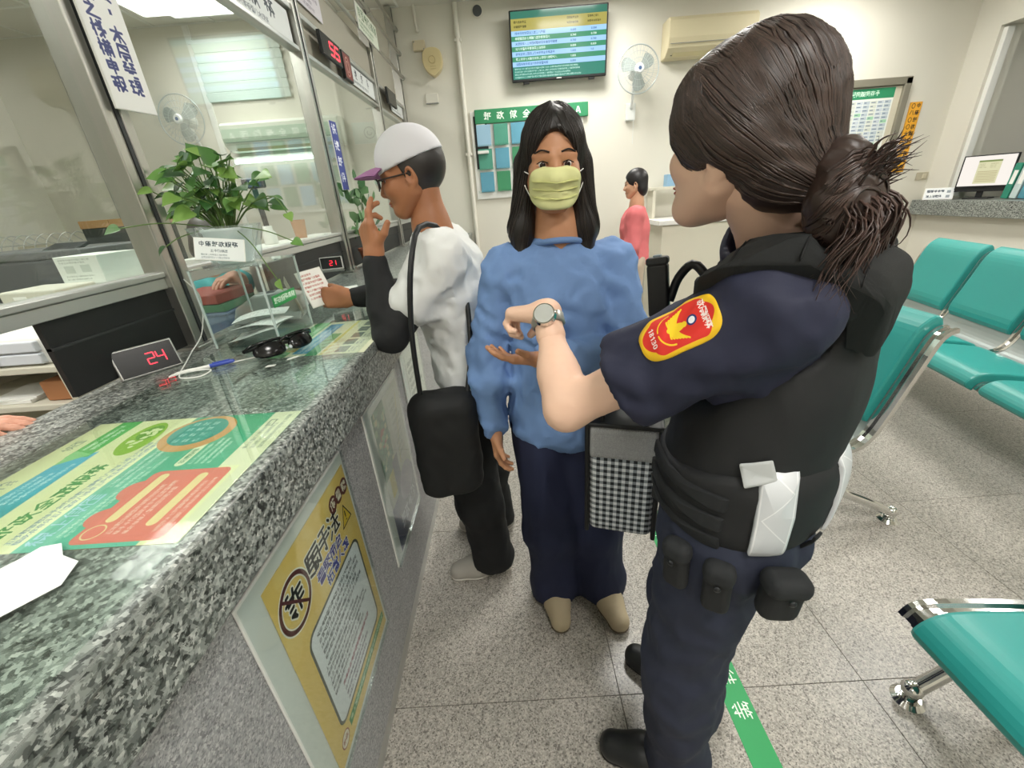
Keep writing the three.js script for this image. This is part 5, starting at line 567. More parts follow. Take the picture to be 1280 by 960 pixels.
function hairTint(base, k) { return base.map((v) => v * k); }
function wisps(list, tint, r) { const gs = list.map((pts) => { const c = new THREE.CatmullRomCurve3(pts.map((p) => V(...p))), n = 10, g = new THREE.TubeGeometry(c, n, r, 4, false), p = g.attributes.position; for (let i = 0; i < p.count; i++) { const ring = Math.floor(i / 5), q = c.getPoint(ring / n), k = 1 - 0.92 * (ring / n) ** 1.3; p.setXYZ(i, q.x + (p.getX(i) - q.x) * k, q.y + (p.getY(i) - q.y) * k, q.z + (p.getZ(i) - q.z) * k); } return g; }); const m = mergeGeometries(gs.map((g) => { const h = g.toNonIndexed(); h.deleteAttribute('uv'); return h; })); const col = new Float32Array(m.attributes.position.count * 3), per = col.length / list.length; for (let i = 0; i < col.length; i++) col[i] = tint[i % 3] * (0.55 + 0.9 * hash2(Math.floor(i / per), 5, 3)); m.setAttribute('color', new THREE.BufferAttribute(col, 3)); return m; }
const hairMat = (c) => phys({ color: c, roughness: 0.42, sheen: 0.2, sheenColor: new THREE.Color(0x8a6a5a) }), strandMat = phys({ vertexColors: true, roughness: 0.4 });

// ===== the officer =====
{
  const base = [0.42, 0, -0.65], turn = Math.atan2(-0.8, -0.6), K = frame(base, turn), P = K.p, o = thing('person', 'person in a navy uniform with a black vest and brown tied hair, raising a wristwatch', 'person', base, turn);
  const J = { pel: P([0.42, 0.9, -0.665]), top: P([0.455, 1.26, -0.672]), nk: P([0.435, 1.345, -0.672]), sh: [P([0.345, 1.288, -0.548]), P([0.56, 1.285, -0.8])], el: [P([0.088, 1.09, -0.685]), P([0.56, 1.03, -0.86])], wr: [P([0.068, 1.243, -0.815]), P([0.49, 0.83, -0.95])], hp: [P([0.365, 0.86, -0.6]), P([0.455, 0.86, -0.725])], kn: [P([0.335, 0.47, -0.605]), P([0.4, 0.47, -0.76])], an: [P([0.35, 0.09, -0.585]), P([0.475, 0.09, -0.755])], toe: [P([0.2, 0.035, -0.64]), P([0.335, 0.035, -0.88])] };
  const H = headSetup(P([0.333, 1.497, -0.645]), K.d([-0.6, 0.12, -0.8]), [0, 1, 0], 0.95);
  const skin = 0xedc4ab;
  const hl = handGeo(J.wr[0], K.d([-0.6, -0.12, -0.6]), K.d([-0.1, -1, -0.2]), K.d([0.6, -0.2, -0.7]), { curl: [[0.5, 1.1, 0.7], [0.8, 1.3, 0.8], [0.9, 1.35, 0.8], [0.95, 1.3, 0.8]], s: 1.02, thumb: [0.7, 0.25, 0.65], tip: 0.3, from: mix(J.el[0], J.wr[0], 0.75) });
  const hr = handGeo(J.wr[1], K.d([-0.2, -0.9, -0.1]), K.d([-0.6, 0, 0.5]), K.d([-0.7, 0, -0.7]), { s: 0.92 });
  bodyMesh(J, H, o, skin, [hl, hr], 0.011, 0.96); faceDetails(o, H);
  // shirt with short sleeves and a collar
  const sl = (i) => cap(mix(J.sh[i], J.el[i], -0.05), mix(J.sh[i], J.el[i], 0.6), 0.072, 0.079), shirtL = [...torso(J, 0.012, 1), cap(J.top, add(J.nk, [0, -0.005, 0]), 0.09, 0.07), cap(mix(J.top, J.sh[0], 0.3), J.sh[0], 0.072, 0.07), cap(mix(J.top, J.sh[1], 0.3), J.sh[1], 0.072, 0.07), sl(0), sl(1)];
  const cut = (i) => { const n = unit(add(J.el[i], J.sh[i], -1)), c = mix(J.sh[i], J.el[i], 0.63); return (x, y, z) => { const d = (x - c[0]) * n[0] + (y - c[1]) * n[1] + (z - c[2]) * n[2]; const r = Math.hypot(x - c[0], y - c[1], z - c[2]); return r < 0.16 ? d : -1; }; }, c0 = cut(0), c1 = cut(1);
  const shirt = cloth(shirtL, 0.045, 0.0085, (v, x, y, z) => v > 0.06 ? v : Math.max(v + fold(x, y, z, 12, 0.009) + 0.0022 * Math.sin(70 * (x * 0.5 + y) + 6 * perlin.noise(x * 9, y * 9, z * 9)), c0(x, y, z), c1(x, y, z), 0.86 - y)); const navy = mat(0x23263d, 0.75, 0, { bumpMap: T_weave, bumpScale: 0.0004 }), sm = part('shirt', shirt, navy, o);
  const nkd = unit(add(H.at([0, -0.05, -0.03]), J.nk, -1)), collar = join([cap(add(J.nk, [0, -0.012, -0.004]), add(J.nk, nkd, 0.075), 0.096, 0.071)], 0.01), hole = cap(add(J.nk, nkd, -0.05), add(J.nk, nkd, 0.12), 0.062, 0.062), fr = K.d([-0.8, 0, -0.6]); part('collar', net((x, y, z) => { const d = (x - J.nk[0]) * nkd[0] + (y - J.nk[1]) * nkd[1] + (z - J.nk[2]) * nkd[2]; return Math.max(collar(x, y, z), -hole(x, y, z), d - 0.083 + 0.35 * Math.max(0, z - J.nk[2] - 0.03)); }, add(J.nk, [-0.13, -0.12, -0.13]), add(J.nk, [0.13, 0.17, 0.13]), 0.005), navy, sm);
  // police vest: shoulder yoke, body and waist wrap
  const T5 = (t) => mix(J.pel, J.top, t), vl = [ell(T5(0.16), [0.185, 0.11, 0.142]), ell(T5(0.42), [0.175, 0.12, 0.138]), ell(T5(0.68), [0.172, 0.12, 0.142]), ell(T5(0.92), [0.155, 0.1, 0.13])];
  for (const i of [0, 1]) { const s = i ? -1 : 1, a = add(J.top, [s * 0.06, 0.055, 0]); vl.push(cap(add(a, [0, 0, -0.085]), add(a, [s * 0.012, 0.022, -0.02]), 0.043, 0.04), cap(add(a, [s * 0.012, 0.022, -0.02]), add(a, [0, -0.01, 0.085]), 0.04, 0.042), cap(add(J.top, [s * 0.05, 0.05, -0.075]), add(J.top, [s * 0.135, 0.055, -0.06]), 0.045, 0.04)); }
  const hole2 = [0, 1].map((i) => cap(add(J.sh[i], [i ? 0.03 : -0.03, -0.01, 0]), add(mix(J.sh[i], J.el[i], 0.8), [0, 0, 0]), 0.083, 0.1)), neckHole = cap(add(J.nk, [0, -0.06, 0.03]), add(J.nk, nkd, 0.15), 0.104, 0.104);
  const vest = cloth(vl, 0.05, 0.008, (v, x, y, z) => v > 0.05 ? v : smax(smax(smax(v + fold(x, y, z, 9, 0.003), -Math.min(hole2[0](x, y, z), hole2[1](x, y, z)), 0.02), -neckHole(x, y, z), 0.015), 0.885 - y, 0.015)); const black = mat(0x17181a, 0.7, 0, { bumpMap: T_weave, bumpScale: 0.0007 }), vm = part('vest', vest, black, o, 'black duty vest');
  const vf = (x, y, z) => join(vl, 0.05)(x, y, z), vfield = join(vl, 0.05);
  const wrapL = [ell(T5(0.06), [0.188, 0.1, 0.148]), ell(T5(0.3), [0.19, 0.1, 0.15])], wf = join(wrapL, 0.06), wrapF = (x, y, z) => smax(wf(x, y, z), Math.max(y + 0.3 * z - 1.04, 0.86 - y - 0.3 * z), 0.012); part('waist_wrap', net(wrapF, [-0.23, 0.8, -0.2], [0.23, 1.1, 0.2], 0.0075), black, vm);
  const side = (deg) => [Math.sin((deg * Math.PI) / 180), 0, Math.cos((deg * Math.PI) / 180)]; // 0 front, 90 left
  const spot = (deg, y) => { const d = side(deg), c = mix(J.pel, J.top, (y - J.pel[1]) / (J.top[1] - J.pel[1])); return [c[0] + d[0] * 0.2, y, c[2] + d[2] * 0.2]; };
  const webM = mat(0x1f2123, 0.8, 0, { bumpMap: T_weave, bumpScale: 0.0008 }); for (let r = 0; r < 4; r++) part('webbing_strap', conform(wf, spot(62, 0.872 + r * 0.04), side(62), [side(62)[2], 0, -side(62)[0]], rectOut(0.19, 0.027), 0.0045, 0.005, 9, 64), webM, vm);
  const reflM = phys({ color: 0xc4c8cc, roughness: 0.35, metalness: 0.25, clearcoat: 0.5 }), T_refl = canvasTex(128, 320, (g, w, h) => { g.fillStyle = '#d3d6da'; g.fillRect(0, 0, w, h); g.strokeStyle = '#eef0f2'; g.lineWidth = 5; g.strokeRect(8, 8, w - 16, h - 16); g.lineWidth = 4; g.beginPath(); g.moveTo(30, 14); g.lineTo(112, 80); g.lineTo(20, 170); g.lineTo(116, 260); g.stroke(); });
  const rm = phys({ map: T_refl, roughness: 0.4, metalness: 0.1, clearcoat: 0.4 }); part('reflective_panel', conform(wf, spot(112, 0.985), side(112), [side(112)[2], 0, -side(112)[0]], rectOut(0.056, 0.165), 0.006, 0.005, 7, 64), rm, vm, 'silver reflective panel'); part('reflective_panel', conform(wf, spot(168, 0.98), side(168), [side(168)[2], 0, -side(168)[0]], rectOut(0.07, 0.15), 0.006, 0.005, 7, 64), rm, vm, 'silver reflective panel'); part('care_label', conform((x, y, z) => Math.min(wf(x, y, z), vfield(x, y, z)), spot(100, 1.055), side(100), [side(100)[2], 0.35, -side(100)[0]], rectOut(0.045, 0.034), 0.007, 0.003, 4, 40), mat(0xb9bcbc, 0.7), vm, 'grey fabric label');
  const over = (x, y, z) => Math.min(shirt.f(x, y, z), vfield(x, y, z)); for (const s of [1, -1]) { const n = unit([s * 0.55, 0.82, -0.12]), c = add(J.top, [s * 0.134, 0.062, -0.008]); const pad = part('shoulder_pad', conform(over, c, n, [0, -0.15, 1], rectOut(0.24, 0.09, 0.25), 0.016, 0.018, 9, 64), mat(0x1d1f1f, 0.75, 0, { bumpMap: T_weave, bumpScale: 0.0008 }), vm); for (const q of [-0.07, 0.0, 0.075]) part('seam', conform(over, add(c, [0, -0.15 * q, q]), n, [1, 0, 0], rectOut(0.086, 0.0025, 0.3), 0.0172, 0.003, 3, 24), mat(0x0c0d0d, 0.8), pad); }
  // sleeve patch
  const T_patch = canvasTex(256, 480, (g, w, h) => { g.fillStyle = '#f2c21c'; g.fillRect(0, 0, w, h); g.fillStyle = '#dd2f24'; g.beginPath(); g.ellipse(w / 2, h / 2, w * 0.43, h * 0.455, 0, 0, 7); g.fill(); g.beginPath(); g.roundRect(w * 0.07, h * 0.12, w * 0.86, h * 0.72, 60); g.fill(); write(g, '政局服務', 48, 60, 38, '#f7e9e4', { dx: 42, lw: 5.5 }); g.fillStyle = '#1d2f6f'; g.beginPath(); g.arc(w / 2, 152, 30, 0, 7); g.fill(); g.fillStyle = '#f4f4f6'; g.beginPath(); g.arc(w / 2, 152, 20, 0, 7); g.fill(); g.strokeStyle = '#f5d025'; g.lineWidth = 9; for (const s of [-1, 1]) { for (let i = 0; i < 7; i++) { g.beginPath(); g.moveTo(w / 2 + s * 6, 250 + i * 6); g.quadraticCurveTo(w / 2 + s * 50, 238 + i * 9, w / 2 + s * (86 - i * 6), 190 + i * 16); g.stroke(); } g.beginPath(); g.arc(w / 2, 262, 88, s > 0 ? 0.1 : 1.7, s > 0 ? 1.45 : 3.05); g.stroke(); } g.fillStyle = '#f5d025'; g.beginPath(); g.ellipse(w / 2, 250, 26, 52, 0, 0, 7); g.fill(); g.beginPath(); g.arc(w / 2, 200, 17, 0, 7); g.fill(); g.fillStyle = '#f7e9e4'; g.font = 'bold 44px sans-serif'; g.textAlign = 'center'; g.fillText('18130', w / 2, 405); });
  const armD = unit(add(J.el[0], J.sh[0], -1)), pc = mix(J.sh[0], J.el[0], 0.26), outN = unit(K.d([-0.42, 0.72, 0.58])), pn = unit(add(outN, armD, -(outN[0] * armD[0] + outN[1] * armD[1] + outN[2] * armD[2])));
  const pu = cross(pn, armD.map((v) => -v)), patchG = conform(shirt.f, add(pc, pn, 0.08), pn, pu.map((v) => -v), ovalOut(0.072, 0.115, 0.62), 0.003, 0.004, 9, 64); part('sleeve_patch', patchG, face(T_patch, 0.6), sm, 'red shoulder patch with a yellow border and emblem');
  // trousers, belt, pouches, shoes
  const trL = [ell(J.pel, [0.165, 0.1, 0.125]), ell(add(J.pel, [0, -0.06, -0.02]), [0.165, 0.09, 0.128]), ...leg(J, 0, 0.016, 1.05, 0.014), ...leg(J, 1, 0.016, 1.05, 0.014)]; part('trousers', cloth(trL, 0.04, 0.0095, (v, x, y, z) => v > 0.06 ? v : Math.max(v + fold(x, y, z, 10, 0.011) + 0.004 * Math.sin(y * 34 + x * 18 + z * 12) * clamp((0.62 - y) * 3, 0, 1), 0.03 - y, y - 0.95)), mat(0x23283a, 0.8, 0, { bumpMap: T_weave, bumpScale: 0.0005 }), o); shoes(J, o, mat(0x1c1e1f, 0.45), mat(0x111213, 0.7));
  part('duty_belt', net((x, y, z) => Math.max(ell(mix(J.pel, J.top, -0.04), [0.172, 0.2, 0.132])(x, y, z), y - 0.885, 0.84 - y), [-0.22, 0.82, -0.2], [0.22, 0.9, 0.2], 0.007), mat(0x121314, 0.5), o);
  const pouch = (deg, y, w, h, d, tilt, extra) => { const s = side(deg), c = spot(deg, y), k = 0.178 + d / 2 - 0.2, g = new THREE.Group(); g.name = 'belt_pouch'; o.add(g); g.position.set(c[0] + s[0] * k, y, c[2] + s[2] * k); g.rotation.y = (deg * Math.PI) / 180; g.rotation.z = tilt; part('pouch_body', rbox(w, h, d, 0.02, 0, 0, 0), black, g); part('flap', rbox(w + 0.006, h * 0.42, d + 0.008, 0.018, 0, h * 0.3, 0.002), webM, g); part('snap', new THREE.SphereGeometry(0.006, 12, 8).scale(1, 1, 0.5).translate(0, h * 0.14, d / 2 + 0.007), mat(0x333537, 0.3, 0.6), g); if (extra) extra(g); };
  pouch(76, 0.84, 0.046, 0.105, 0.03, 0.03); pouch(97, 0.83, 0.046, 0.11, 0.03, 0.02); pouch(124, 0.84, 0.066, 0.095, 0.042, -0.08); part('strap_end', conform(wf, spot(150, 0.88), side(150), [0.3, 1, 0], rectOut(0.09, 0.018), 0.008, 0.004, 5, 40), webM, vm);
  // radio on the chest
  { const g = new THREE.Group(); g.name = 'radio'; o.add(g); const c = P([0.27, 1.285, -0.755]); g.position.set(...c); g.rotation.set(0.12, 0.2, 0.05); part('radio_body', rbox(0.03, 0.095, 0.036, 0.006), M.black, g); part('radio_top', rbox(0.032, 0.014, 0.038, 0.005, 0, 0.052, 0), M.dark, g); part('radio_button', rbox(0.02, 0.005, 0.014, 0.002, 0, 0.06, 0), mat(0x8a9aa8, 0.4), g); part('radio_clip', tube([[0, -0.02, -0.018], [0, 0.02, -0.035], [0.01, 0.04, -0.06], [0.015, 0.01, -0.085]], 0.008, 14, 7), M.black, g); }
  // watch
  { const ax = unit(add(J.wr[0], J.el[0], -1)), c = mix(J.el[0], J.wr[0], 0.9), g = new THREE.Group(); g.name = 'wristwatch'; g.userData.label = 'silver wristwatch'; o.add(g); const y = V(...ax), nrm = V(...K.d([-0.25, 0.75, 0.6])), z = nrm.addScaledVector(y, -nrm.dot(y)).normalize(), x = y.clone().cross(z); g.quaternion.setFromRotationMatrix(new THREE.Matrix4().makeBasis(x, y, z)); g.position.set(...c); const band = new THREE.LatheGeometry([[0.029, -0.011], [0.0335, -0.0095], [0.0335, 0.0095], [0.029, 0.011]].map((p) => new THREE.Vector2(...p)), 40); part('strap', band, mat(0xc9c8c2, 0.3, 0.8), g); part('case', new THREE.CylinderGeometry(0.021, 0.0225, 0.012, 36).rotateX(Math.PI / 2).translate(0, 0, 0.036), M.chrome, g); part('dial', new THREE.CylinderGeometry(0.0185, 0.0185, 0.002, 36).rotateX(Math.PI / 2).translate(0, 0, 0.0418), phys({ color: 0xd0d3cf, roughness: 0.15, metalness: 0.3, clearcoat: 1, clearcoatRoughness: 0.03 }), g); part('lug', [rbox(0.024, 0.01, 0.012, 0.003, 0, 0.0, 0.031), rbox(0.036, 0.012, 0.01, 0.003, 0, 0, 0.029)], M.chrome, g); part('crown', new THREE.CylinderGeometry(0.003, 0.003, 0.006, 10).rotateZ(Math.PI / 2).translate(0.0225, 0, 0.034), M.chrome, g); }  // pale dial colour paints in the lamp reflection on a dark glass
  // hair, in the head frame
  const hp = [ell([0, 0.044, -0.008], [0.086, 0.1, 0.1]), ell([0.05, 0.035, 0.035], [0.038, 0.062, 0.052]), ell([-0.05, 0.035, 0.035], [0.038, 0.062, 0.052]), ell([0, 0.062, 0.052], [0.062, 0.052, 0.045]), ell([0, -0.015, -0.062], [0.07, 0.065, 0.058]), ell([0.066, 0.012, -0.014], [0.027, 0.034, 0.036]), ell([-0.066, 0.012, -0.014], [0.027, 0.034, 0.036]), cap([0, -0.03, -0.08], [0.004, -0.045, -0.115], 0.045, 0.03)];
  const hj = join(hp, 0.03), faceCut = ell([0, -0.045, 0.085], [0.07, 0.075, 0.085]), earCut = [ell([0.078, -0.048, 0.004], [0.022, 0.03, 0.02]), ell([-0.078, -0.048, 0.004], [0.022, 0.03, 0.02])];
  const hairF = (x, y, z) => { let d = hj(x, y, z) + 0.001 * Math.sin(y * 95 + z * 60 + 9 * perlin.noise(x * 25, y * 25, z * 25)); d = smax(d, -faceCut(x, y, z), 0.01); d = smax(d, -earCut[0](x, y, z), 0.008); d = smax(d, -earCut[1](x, y, z), 0.008); return smax(d, -(y + 0.085), 0.02); };
  const hg = net(hairF, [-0.13, -0.12, -0.19], [0.13, 0.17, 0.13], 0.0042), hm = part('hair', place(hg, H), hairMat(0x2e2320), o, 'dark brown hair tied low at the back');
  const tint = [0.045, 0.028, 0.022], S1 = [], S2 = []; for (let i = 0; i < 1100; i++) { const a = rr(-1.5, 1.5), b = rr(0.1, 1.5); S1.push([[0.09 * Math.sin(a) * Math.sin(b + 0.3), 0.045 + 0.11 * Math.cos(a) * Math.sin(b + 0.2), 0.1 * Math.cos(b)], hairTint(tint, rr(0.35, 1.7)), rr(0.5, 1)]); } for (let i = 0; i < 320; i++) { const s = rnd() < 0.65 ? 1 : -1; S2.push([[s * rr(0.01, 0.075), rr(0.07, 0.11), rr(0.045, 0.085)], hairTint(tint, rr(0.35, 1.6)), rr(0.6, 1)]); }
  for (let i = 0; i < 600; i++) { const a = rr(-2.2, 2.2), z = rr(-0.105, 0.0), r = Math.sqrt(Math.max(0.02, 1 - (z / 0.11) ** 2)); S1.push([[0.088 * r * Math.sin(a), 0.044 + 0.1 * r * Math.cos(a), z], hairTint(tint, rr(0.35, 1.7)), rr(0.3, 0.7)]); }
  const g1 = strands(hairF, S1, (p) => V(0.003 - p.x, -0.04 - p.y, -0.13 - p.z).normalize().add(V(0, -0.15, 0)), 22, 0.0105, 0.0009), g2 = strands(hairF, S2, (p) => V(Math.sign(p.x) * 0.6, -1, 0.15 - 0.5 * Math.abs(p.x) / 0.08), 12, 0.0085, 0.0009);
  part('hair_strand', place(g1, H), strandMat, hm); part('hair_strand', place(g2, H), strandMat, hm);
  const bun = [0.006, -0.05, -0.142], bl = [ell(bun, [0.052, 0.042, 0.04], [0.3, 0, 0.2]), ell(add(bun, [0.006, -0.03, -0.01]), [0.045, 0.04, 0.036]), ell(add(bun, [0, 0.035, 0.012]), [0.034, 0.03, 0.028])], bj = join(bl, 0.02), bunF = (x, y, z) => bj(x, y, z) + 0.0018 * Math.sin(x * 140 + 10 * perlin.noise(x * 30, y * 30, z * 30) + y * 60) ; const bm = part('bun', place(net(bunF, [-0.08, -0.16, -0.22], [0.09, 0.04, -0.07], 0.0045), H), hairMat(0x33251f), hm);
  const S3 = []; for (let i = 0; i < 220; i++) { const a = rr(0, 6.28); S3.push([[bun[0] + 0.05 * Math.cos(a), bun[1] + 0.04 * Math.sin(a), bun[2] + rr(-0.03, 0.01)], hairTint([0.05, 0.03, 0.024], rr(0.4, 1.7)), rr(0.5, 1)]); } part('bun_strand', place(strands(bunF, S3, (p) => V(-(p.y - bun[1]) + 0.2 * (p.x - bun[0]), p.x - bun[0] - 0.02, -0.02), 14, 0.007, 0.001), H), strandMat, bm);
  const W = []; for (let i = 0; i < 460; i++) { const a = rr(0, 6.28), up = i % 5 === 0, r = rr(0.015, 0.04), s = [bun[0] + r * Math.cos(a), bun[1] + (up ? 0.02 : -0.01) + r * 0.6 * Math.sin(a), bun[2] - 0.01 + rr(-0.02, 0.01)]; W.push(up ? [s, add(s, [rr(-0.005, 0.008), rr(0.01, 0.022), -0.01]), add(s, [rr(-0.005, 0.012), rr(0.015, 0.036), rr(-0.032, -0.012)])] : [s, add(s, [Math.cos(a) * 0.02, -0.015, -0.03]), add(s, [Math.cos(a) * 0.03 + rr(-0.02, 0.02), -0.055, rr(-0.035, -0.01)]), add(s, [Math.cos(a) * 0.035 + rr(-0.035, 0.035), rr(-0.13, -0.07), rr(-0.045, 0.005)])]); } part('loose_end', place(wisps(W, [0.06, 0.034, 0.027], 0.0017), H), strandMat, bm);
  const bd = []; for (let i = 0; i < 14; i++) bd.push(new THREE.SphereGeometry(0.0026, 8, 6).translate(0.03 - i * 0.0045 + rr(-0.003, 0.003), -0.033 + 0.012 * Math.sin(i * 0.45) + rr(-0.003, 0.003), -0.16 + 0.006 * Math.cos(i))); part('beaded_tie', place(merge(bd), H), mat(0xd9d6d2, 0.2, 0.6), bm, 'small beads on the hair tie');
}
// ===== customer in the blue shirt =====
{
  const base = [0.15, 0, -1.18], turn = 0.02, K = frame(base, turn), P = K.p, o = thing('person', 'person in a blue shirt with long black hair and a pale yellow mask', 'person', base, turn);
  const J = { pel: P([0.145, 0.88, -1.19]), top: P([0.14, 1.24, -1.19]), nk: P([0.135, 1.345, -1.185]), sh: [P([0.288, 1.27, -1.19]), P([-0.008, 1.272, -1.19])], el: [P([0.335, 1.015, -1.12]), P([-0.085, 1.02, -1.2])], wr: [P([0.07, 1.075, -0.985]), P([-0.08, 0.8, -1.12])], hp: [P([0.225, 0.84, -1.19]), P([0.065, 0.84, -1.19])], kn: [P([0.24, 0.46, -1.165]), P([0.08, 0.46, -1.16])], an: [P([0.275, 0.09, -1.16]), P([0.09, 0.09, -1.165])], toe: [P([0.31, 0.03, -1.01]), P([0.1, 0.03, -1.025])] };
  const H = headSetup(P([0.128, 1.525, -1.165]), K.d([-0.05, -0.1, 1]), [0.02, 1, 0], 0.95);
  const h0 = handGeo(J.wr[0], K.d([-1, 0.12, 0.05]), K.d([0, 0.9, 0.3]), K.d([0, 0.3, 1]), { curl: [0.25, 0.3, 0.35, 0.4], s: 0.92, from: mix(J.el[0], J.wr[0], 0.8) }), h1 = handGeo(J.wr[1], K.d([0.05, -1, 0.2]), K.d([1, 0, 0]), K.d([0, 0.2, 1]), { curl: [0.4, 0.45, 0.5, 0.5], s: 0.92, from: mix(J.el[1], J.wr[1], 0.8) });
  bodyMesh(J, H, o, 0xc08a66, [h0, h1], 0.012, 0.95); faceDetails(o, H);
  const L = [...torso(J, 0.019, 1), ell(add(J.pel, [0, -0.08, 0]), [0.18, 0.12, 0.135]), cap(J.top, add(J.nk, [0, -0.03, 0]), 0.1, 0.062)]; const SL = [0, 1].map((i) => arm(J, i, 0.013, 0, 1.93, 1.08)); for (const i of [0, 1]) L.push(cap(mix(J.top, J.sh[i], 0.3), J.sh[i], 0.068, 0.058)); const sf = (v, x, y, z) => v > 0.06 ? v : Math.max(v + fold(x, y, z, 15, 0.011) + 0.003 * Math.sin(55 * (y + x * 0.8) + 7 * perlin.noise(x * 8, y * 8, z * 8)), 0.715 - y); const blue = mat(0x6f8fc0, 0.8, 0, { bumpMap: T_weave, bumpScale: 0.0004 }), shirt = garment(L, SL, 0.045, 0.009, sf); part('shirt', shirt, blue, o);
  part('collar', place2(new THREE.TorusGeometry(0.062, 0.008, 8, 32).rotateX(Math.PI / 2 - 0.25), add(J.nk, [0, -0.012, 0.012])), blue, o);
  const tr = [ell(J.pel, [0.165, 0.1, 0.125]), ...leg(J, 0, 0.014, 1, 0.034), ...leg(J, 1, 0.014, 1, 0.034)]; part('trousers', cloth(tr, 0.04, 0.011, (v, x, y, z) => v > 0.06 ? v : Math.max(v + fold(x, y * 0.4, z, 9, 0.011), 0.025 - y, y - 0.8)), mat(0x1d2340, 0.85), o); shoes(J, o, mat(0xb9a98c, 0.6), mat(0x6a5f4f, 0.8));
  const hp = [ell([0, 0.04, -0.014], [0.084, 0.098, 0.104]), ell([0, -0.03, -0.06], [0.088, 0.09, 0.06]), cap([0.072, 0.0, -0.01], [0.088, -0.16, 0.0], 0.03, 0.034), cap([-0.072, 0.0, -0.01], [-0.088, -0.16, 0.0], 0.03, 0.034), cap([0.088, -0.16, 0.0], [0.092, -0.3, 0.045], 0.034, 0.016), cap([-0.088, -0.16, 0.0], [-0.092, -0.3, 0.045], 0.034, 0.016), cap([0, -0.05, -0.085], [0, -0.24, -0.1], 0.07, 0.05)], hj = join(hp, 0.03), fc = ell([0, -0.03, 0.09], [0.062, 0.105, 0.08]);
  const hf = (x, y, z) => smax(hj(x, y, z) + 0.0012 * Math.sin(x * 160 + 8 * perlin.noise(x * 20, y * 8, z * 20)), -fc(x, y, z), 0.012); const hm = part('hair', place(net(hf, [-0.15, -0.36, -0.18], [0.15, 0.17, 0.13], 0.006), H), hairMat(0x17120f), o, 'long straight black hair'); const S = []; for (let i = 0; i < 420; i++) { const a = rr(0, 6.283), b = rr(0.1, 1.1); S.push([[0.09 * Math.sin(a) * Math.sin(b), 0.045 + 0.11 * Math.cos(b), -0.014 + 0.11 * Math.cos(a) * Math.sin(b)], hairTint([0.014, 0.01, 0.008], rr(0.4, 1.8)), rr(0.6, 1)]); } part('hair_strand', place(strands(hf, S, (p) => V(Math.sign(p.x || 1) * 0.25, -1, -0.1), 26, 0.015, 0.0011), H), strandMat, hm);
  const mk = part('face_mask', place(conform(headF, [0, -0.052, 0.1], [0, -0.12, 1], [1, 0, 0], ovalOut(0.13, 0.098, 0.55), 0.0085, 0.006, 9, 56), H), mat(0xe2e3a4, 0.85), o, 'pale yellow face mask'); for (const s of [-1, 1]) part('ear_loop', place(tube([[s * 0.06, -0.02, 0.055], [s * 0.078, -0.012, 0.02], [s * 0.082, -0.01, -0.01], [s * 0.078, -0.04, 0.02], [s * 0.06, -0.075, 0.05]], 0.0015, 16, 5), H), M.paper, mk); for (const y of [-0.035, -0.055, -0.075]) part('pleat', place(conform(headF, [0, y, 0.1], [0, -0.12, 1], [1, 0, 0], rectOut(0.115, 0.004), 0.0105, 0.004, 3, 32), H), mat(0xdadc98, 0.85), mk);
  part('wrist_band', new THREE.TorusGeometry(0.031, 0.005, 8, 28).applyQuaternion(new THREE.Quaternion().setFromUnitVectors(V(0, 0, 1), V(...unit(add(J.wr[0], J.el[0], -1))))).translate(...mix(J.el[0], J.wr[0], 0.97)), M.dark, o);
}
function place2(g, p) { return g.translate(...p); }
{ // grey tote between the two women
  const o = thing('tote_bag', 'grey tweed tote bag with black trim hanging beside the person in blue', 'bag', [0.3, 0.47, -1.03], -0.3), T_tweed = dataTex(128, (u, v) => { const q = hash2(Math.floor(u * 128), Math.floor(v * 128), 77), c = 110 + q * 95; return [c, c, c]; }, 0.06), T_check = canvasTex(128, 128, (g, w, h) => { const c = ['#22262a', '#e4e6e8', '#8f9498']; for (let i = 0; i < 8; i++) for (let j = 0; j < 8; j++) { g.fillStyle = i % 2 && j % 2 ? c[0] : i % 2 || j % 2 ? c[2] : c[1]; g.fillRect(i * 16, j * 16, 16, 16); } }); T_check.wrapS = T_check.wrapT = THREE.RepeatWrapping; T_check.repeat.set(12, 12);
  part('body', rbox(0.2, 0.34, 0.1, 0.03, 0, 0.17, 0), face(T_check, 0.85), o); part('top_panel', rbox(0.205, 0.12, 0.105, 0.025, 0, 0.33, 0), face(T_tweed, 0.9), o); part('trim', [rbox(0.212, 0.014, 0.11, 0.006, 0, 0.392, 0), rbox(0.014, 0.4, 0.108, 0.006, 0.1, 0.2, 0), rbox(0.014, 0.4, 0.108, 0.006, -0.1, 0.2, 0)], M.black, o); for (const z of [-0.035, 0.035]) part('handle', tube([[-0.06, 0.39, z], [-0.05, 0.52, z], [0.0, 0.59, z * 0.6], [0.05, 0.52, z], [0.06, 0.39, z]], 0.007, 24, 7), M.black, o);
}
